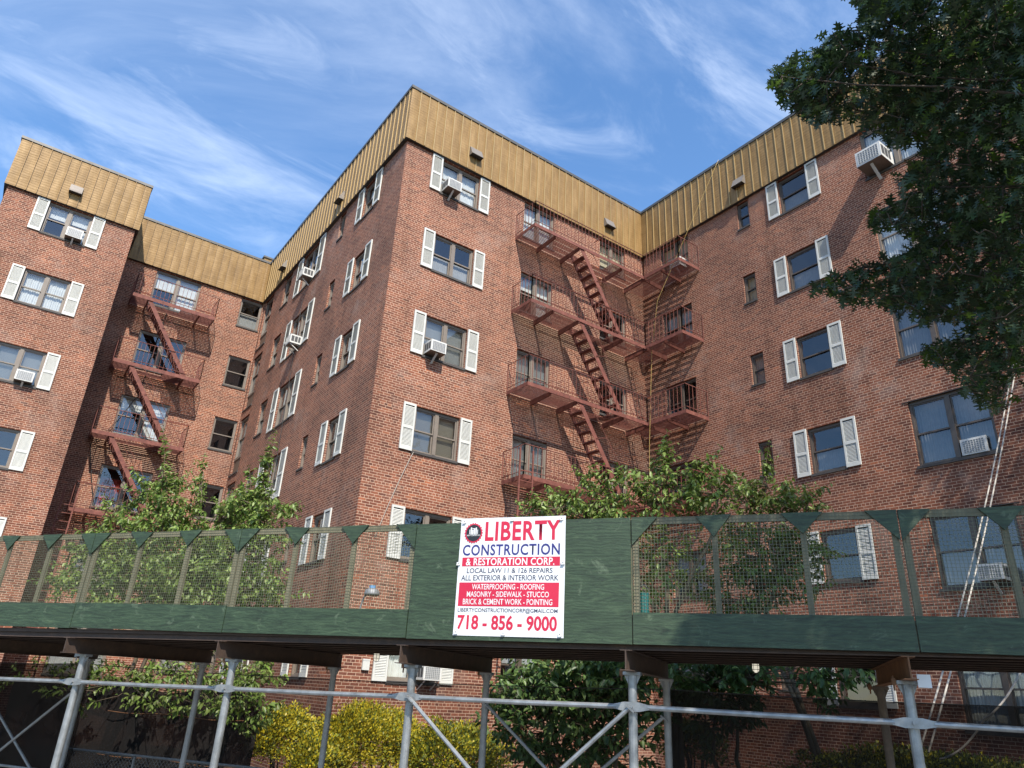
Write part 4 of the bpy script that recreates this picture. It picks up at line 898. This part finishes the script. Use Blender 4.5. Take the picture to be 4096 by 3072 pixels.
# young cherry trees between the shed and the building
B1 = sw(-8.9, 4.6, GZ); 
leafy_tree('young_tree', 'young green tree with upright shoots before the narrow fire escape at the left', 'tree', B1,
  [[(360,1330,4.6),(350,1200,4.6),(352,1010,4.4)], [(330,1320,4.6),(280,1180,4.6),(240,1090,4.5)], [(380,1320,4.7),(420,1180,4.8),(440,1020,4.8)]],
  [((362,1120,4.5),(352,922,4.4)), ((345,1120,4.4),(283,1005,4.3)), ((245,1170,4.5),(222,1062,4.4)), ((425,1110,4.8),(441,980,4.8)), ((300,1190,4.6),(128,1182,4.3)), ((250,1230,4.5),(190,1125,4.2)), ((340,1150,4.7),(438,1065,4.4)), ((390,1120,4.6),(372,1010,4.5)), ((260,1110,4.5),(315,1060,4.3)), ((300,1260,4.6),(60,1255,4.0))],
  [(360,1100,75,60,4.2,5.0,26,.45), (330,1200,170,75,4.0,5.2,100,.5), (300,1270,190,60,3.9,5.2,85,.5), (430,1260,110,70,4.0,5.2,50,.5), (200,1480,190,45,3.6,5.2,26,.5), (420,1490,140,60,3.4,5.0,30,.5)],
  .122, [G1, G2, G3], [.48, .34, .18], 'young trees in the front garden', dens=3.0)
leafy_tree('young_tree', 'young green tree with one tall shoot before the receding side wall', 'tree', sw(-6.3, 4.9, GZ),
  [[(560,1330,4.9),(545,1180,4.9),(585,990,4.8)], [(540,1310,4.9),(500,1200,4.9),(470,1110,4.9)]],
  [((548,1140,4.9),(593,925,4.7)), ((560,1080,4.8),(582,960,4.7)), ((545,1100,4.9),(538,1005,4.8)), ((560,1110,4.9),(648,1085,4.7)), ((555,1150,4.9),(630,1165,4.7)), ((520,1150,4.9),(462,1075,4.8)), ((550,1125,4.9),(520,1040,4.7))],
  [(545,1105,75,45,4.4,5.2,40,.42), (515,1190,100,70,4.3,5.4,55,.48), (540,1275,90,45,4.3,5.3,30,.45), (545,1450,55,50,4.2,5.2,14,.4), (535,1530,45,60,3.4,4.2,14,.4)],
  .122, [G1, G2, G3], [.48, .34, .18], 'young trees in the front garden', dens=2.6)
leafy_tree('young_tree', 'wide young green tree beneath the main fire escape, rising behind the plywood panel', 'tree', sw(2.2, 4.8, GZ),
  [[(1440,1330,4.8),(1430,1180,4.8),(1440,1020,4.7)], [(1420,1320,4.8),(1320,1160,4.7),(1220,1095,4.5)], [(1460,1320,4.9),(1540,1150,5.0),(1560,1020,5.0)]],
  [((1445,1100,4.8),(1440,925,4.7)), ((1470,1080,4.9),(1560,962,4.8)), ((1430,1040,4.8),(1408,985,4.8)), ((1300,1095,4.6),(1112,1083,4.4)), ((1300,1085,4.6),(1238,1003,4.5)), ((1330,1090,4.7),(1268,1000,4.6)), ((1400,1080,4.8),(1345,1005,4.7)), ((1500,1060,4.9),(1505,985,4.8)), ((1540,1080,5.0),(1590,1010,4.9)), ((1260,1100,4.6),(1180,1050,4.5))],
  [(1230,1105,110,26,4.2,4.9,50,.35), (1340,1085,100,45,4.3,5.1,55,.42), (1450,1055,80,60,4.4,5.3,42,.45), (1540,1080,75,55,4.6,5.4,40,.42), (1410,1200,90,80,4.4,5.4,45,.5), (1400,1280,80,45,4.4,5.4,22,.45)],
  .115, [G1, G2, G3], [.48, .38, .14], 'young trees in the front garden', dens=1.0)
leafy_tree('young_tree', 'dark leafed young tree behind the mesh before the right wing', 'tree', sw(4.6, 5.6, GZ),
  [[(1640,1330,5.6),(1640,1180,5.6),(1655,1020,5.6)], [(1655,1320,5.6),(1710,1150,5.6),(1760,1070,5.6)]],
  [((1640,1100,5.6),(1663,950,5.5)), ((1700,1100,5.6),(1797,1042,5.5)), ((1640,1110,5.6),(1600,1025,5.5)), ((1690,1110,5.6),(1700,1030,5.5)), ((1730,1180,5.6),(1830,1200,5.5))],
  [(1650,1080,80,45,5.2,6.0,32,.42), (1650,1200,110,75,5.1,6.1,75,.5), (1610,1280,120,45,5.1,6.1,45,.5), (1730,1090,45,28,5.3,5.9,10,.38), (1740,1260,60,50,5.2,6.0,12,.45)],
  .105, [G1, G3, G2], [.45, .4, .15], 'young trees in the front garden')
# darker climbers and bushes below the deck
leafy_tree('leafy_bush', 'broad leafed green bush under the deck between the middle and right legs', 'bush', sw(1.4, 3.7, GZ), [[(1270,1640,3.7),(1260,1500,3.7)], [(1200,1640,3.7),(1150,1500,3.7)], [(1330,1640,3.7),(1350,1470,3.7)]], [],
  [(1250,1480,120,60,3.2,4.3,75,.42), (1340,1450,90,45,3.2,4.3,45,.4), (1180,1580,120,90,3.2,4.4,70,.45), (1330,1580,110,80,3.2,4.4,50,.45), (1120,1500,60,60,3.3,4.3,25,.4)], .135, [V1, V2], [.6, .4], 'leafy bushes under the deck')
leafy_tree('leafy_bush', 'green bush with hanging leaves under the deck below the right caged lamp', 'bush', sw(3.6, 4.2, GZ), [[(1540,1640,4.2),(1540,1480,4.2)], [(1590,1640,4.2),(1600,1470,4.2)]], [],
  [(1530,1480,100,55,3.7,4.8,55,.42), (1600,1450,60,35,3.7,4.7,22,.4), (1560,1550,70,40,3.8,4.7,18,.4), (1780,1450,60,35,3.9,4.6,14,.4), (1800,1500,40,35,3.9,4.6,8,.35)], .135, [V1, V2], [.7, .3], 'leafy bushes under the deck')

def clipped(name, label, cat, px, py, o, rx, ry, rz, cnt, mats, w, group, size=.052):
    c = on_shed_plane(px, py, o); t = thing(name, label, cat, (c[0], c[1], GZ), group); M = T(-c[0], -c[1], -GZ)
    d = rng.normal(0, 1, (cnt, 3)); d /= np.linalg.norm(d, axis=1, keepdims=True); d[:,2] = np.where(d[:,2] < -.35, -d[:,2], d[:,2])
    f = 1 + .11*np.sin(d[:,0]*7+px) * np.sin(d[:,1]*6+2) + .09*np.sin(d[:,2]*11+d[:,0]*5) + rng.normal(0, .05, cnt)
    rr = f*rng.uniform(.55, 1.05, cnt); ex_ = np.array([*SDIR, 0]); ey_ = np.array([*SNOR, 0])
    pos = c + (d[:,:1]*rx*ex_ + d[:,1:2]*ry*ey_ + d[:,2:]*rz*np.array([0,0,1]))*rr[:,None]
    ax = d + rng.normal(0, .6, (cnt,3)) + [0,0,.5]; nr = d + rng.normal(0, .7, (cnt,3))
    mi = rng.choice(len(mats), cnt, p=w)
    link('foliage', inst_mesh('foliage', DIA_T, DIA_F, pos, ax, nr, size*rng.uniform(.7, 1.3, cnt), mats, mi), t, M)
    b = MB()
    for i in range(9):
        a = rng.uniform(0, 2*math.pi); q = c + ex_*math.cos(a)*rx*.7 + ey_*math.sin(a)*ry*.7 + np.array([0,0,rz*.3]); b.tube([(c[0]+.1*math.cos(a), c[1]+.1*math.sin(a), GZ-.02), tuple((q+c)/2 - [0,0,.2]), tuple(q)], [.02,.014,.006], 5)
    b.build('stems', BARK, t, M); return t
GY = 'golden clipped bushes before the building corner'
clipped('golden_bush', 'rounded yellow bush at the left end of the golden row', 'bush', 615, 1612, 5.2, .70, .6, .66, 12000, [Y1, Y2, Y3], [.55, .3, .15], GY)
clipped('golden_bush', 'largest yellow bush, below the white utility box', 'bush', 800, 1622, 5.2, 1.05, .7, .74, 22000, [Y1, Y2, Y3], [.6, .28, .12], GY)
clipped('golden_bush', 'yellow bush in front of the gap between the two tallest golden bushes', 'bush', 690, 1660, 4.5, .55, .5, .52, 10000, [Y1, Y2, Y3], [.5, .33, .17], GY)
clipped('golden_bush', 'greener yellow bush at the right end of the golden row', 'bush', 985, 1650, 5.2, .95, .7, .62, 15000, [Y2, Y1, Y3], [.42, .33, .25], GY)
clipped('golden_bush', 'dim olive bush low between the right legs, by the dark green bush', 'bush', 1500, 1622, 5.4, .50, .45, .42, 3500, [Y2, Y3], [.6, .4], 'dim olive bushes')
clipped('low_hedge', 'low yellow green hedge along the foot of the right wing', 'hedge', 2020, 1690, 5.6, 1.9, .5, .40, 14000, [Y2, Y3, Y1], [.5, .4, .1], None)

# the pin oak at the right
TB = (9.3, -1.9); OZ = GZ
oak = thing('pin_oak_tree', 'dark green pin oak tree reaching in at the upper right corner', 'tree', (TB[0], TB[1], OZ)); OM = T(-TB[0], -TB[1], -OZ)
POLY = np.array([(1850,-40),(1868,30),(1848,62),(1783,66),(1800,92),(1745,112),(1703,128),(1662,168),(1690,198),(1708,222),(1745,256),(1800,258),(1850,250),(1885,285),(1935,305),(2000,300),(1985,345),(1938,385),(1952,428),(1898,440),(1868,478),(1900,488),(1962,496),(1990,525),(1905,560),(1800,592),(1752,622),(1800,630),(1850,662),(1910,655),(1955,688),(2090,690),(2105,720),(2000,742),(1992,766),(2060,800),(2095,850),(2150,884),(2174,884),(2188,815),(2240,770),(2400,700),(2400,-300),(1850,-300)], float)*1.8517
def inside(P):
    x, y = P[:,0], P[:,1]; r = np.zeros(len(P), bool); j = len(POLY)-1
    for i in range(len(POLY)):
        xi, yi = POLY[i]; xj, yj = POLY[j]; c = ((yi > y) != (yj > y)) & (x < (xj-xi)*(y-yi)/(yj-yi+1e-9)+xi); r ^= c; j = i
    return r
def visible_ok(P):                                       # the crown's outline as the photograph shows it
    q = project(P); infr = (q[:,2] > .1) & (q[:,0] > -150) & (q[:,0] < 4100) & (q[:,1] > -20) & (q[:,1] < 3100)
    return ~infr | inside(q)
cen = []
while len(cen) < 1500:                                   # the part that hangs into view
    p = np.array([[rng.uniform(1660, 2330), rng.uniform(-120, 885)]])*1.8517
    if not inside(p)[0]: continue
    r = ray(*p[0]); r /= np.linalg.norm(r); edge = min(1, max(0, (p[0,0]/1.8517-1680)/420)); cen.append(r*rng.uniform(8.6, 9.6+3.0*edge))
nv = len(cen)
CC, CRR = np.array([9.6, -1.0, 8.2]), np.array([6.0, 6.0, 6.6])
while len(cen) < nv + 1500:                              # the rest of the crown, out of the picture
    d = rng.normal(0, 1, 3); d /= np.linalg.norm(d); p = CC + CRR*d*rng.uniform(.35, 1)**.6
    if p[2] < 3.2 or np.linalg.norm(p) < 4.0 or (p[0] > XD-.8 and p[1] > CY-LD-1): continue
    q = project(p[None])[0]
    if q[2] > 0 and -200 < q[0] < 4150 and -60 < q[1] < 3100: continue
    cen.append(p)
tries = 0; extra = 0
while extra < 1100 and tries < 60000:                    # boughs over the shed's right end and towards the right wing: they cast the shade there
    tries += 1
    if rng.random() < .45: q0 = np.array(sw(rng.uniform(3.0, 9.0), 0, rng.uniform(.2, 1.9))); d0 = rng.uniform(3.5, 9)
    else: q0 = np.array([XD, CY - rng.uniform(8.6, 14.5), rng.uniform(-2.5, 6.5)]); d0 = rng.uniform(4.5, 15)
    p = q0 - np.array(sd_)*d0
    if p[2] < 3.0 or p[2] > 14.5 or np.linalg.norm(p) < 4.0 or np.hypot(p[0]-TB[0], p[1]-TB[1]) > 8.0 or p[0] > XD-.8: continue
    q = project(p[None])[0]
    if q[2] > 0 and -200 < q[0] < 4180 and -80 < q[1] < 3100: continue
    cen.append(p); extra += 1
cen = np.array(cen)
limbs = MB(); tp = [np.array([TB[0], TB[1], OZ]), np.array([TB[0]-.05, TB[1]+.03, 0]), np.array([TB[0]+.02, TB[1]+.1, 4.]), np.array([TB[0], TB[1]+.2, 9.]), np.array([TB[0]+.1, TB[1]+.3, 13.8])]
limbs.tube(tp, [.30,.25,.2,.12,.03], 10, M=OM); limbs.build('trunk', BARK, oak, None, True)
node = []; br = MB()
tip = cen[rng.choice(nv, 26, replace=False)]; tip = np.concatenate([tip, cen[nv + rng.choice(len(cen)-nv, 30, replace=False)]])
for e in tip:
    zz_ = min(12.5, max(1.5, e[2] - .45*np.hypot(e[0]-TB[0], e[1]-TB[1]))); a = np.array([TB[0], TB[1]+.1, zz_]); pts = []
    for i in range(9): t = i/8; pts.append(a + (e-a)*t + np.array([0,0,.5*math.sin(t*math.pi)*.5]) + rng.normal(0, .10, 3)*(0 < i))
    keep = visible_ok(np.array(pts)); pts = [p for p, k in zip(pts, keep) if k]
    if len(pts) > 2: br.tube(pts, [.032*(1-.88*i/(len(pts)-1)) for i in range(len(pts))], 6, M=OM); node += pts[1:]
node = np.array(node); OL = Leaves()
cen = cen[np.argsort(np.hypot(cen[:,0]-TB[0], cen[:,1]-TB[1]))]; hub = np.concatenate([node, cen]); nh = len(node)
for i, c in enumerate(cen):                              # each cluster hangs on the nearest bough or inner cluster
    k = np.argmin(np.linalg.norm(hub[:nh+i]-c, axis=1)); a = hub[k]; d = c-a; L0 = np.linalg.norm(d)
    if L0 > .05: br.tube([a, (a+c)/2 + rng.normal(0, .04, 3), c], [.009,.007,.004], 4, M=OM)
    out = c - np.array([TB[0], TB[1], c[2]-1.0]); out /= np.linalg.norm(out)
    for j in range(3):
        e = out*.8 + rng.normal(0, .7, 3); e *= rng.uniform(.22, .5)/np.linalg.norm(e); OL.shoot(c, c+e, .14, .08, .35, 0)
br.build('branches', BARK, oak, None, True)
OL.build('crown', [OK1, OK2, OK3], [.52, .12, .36], oak, OM, OAK_T, OAK_F, visible_ok)
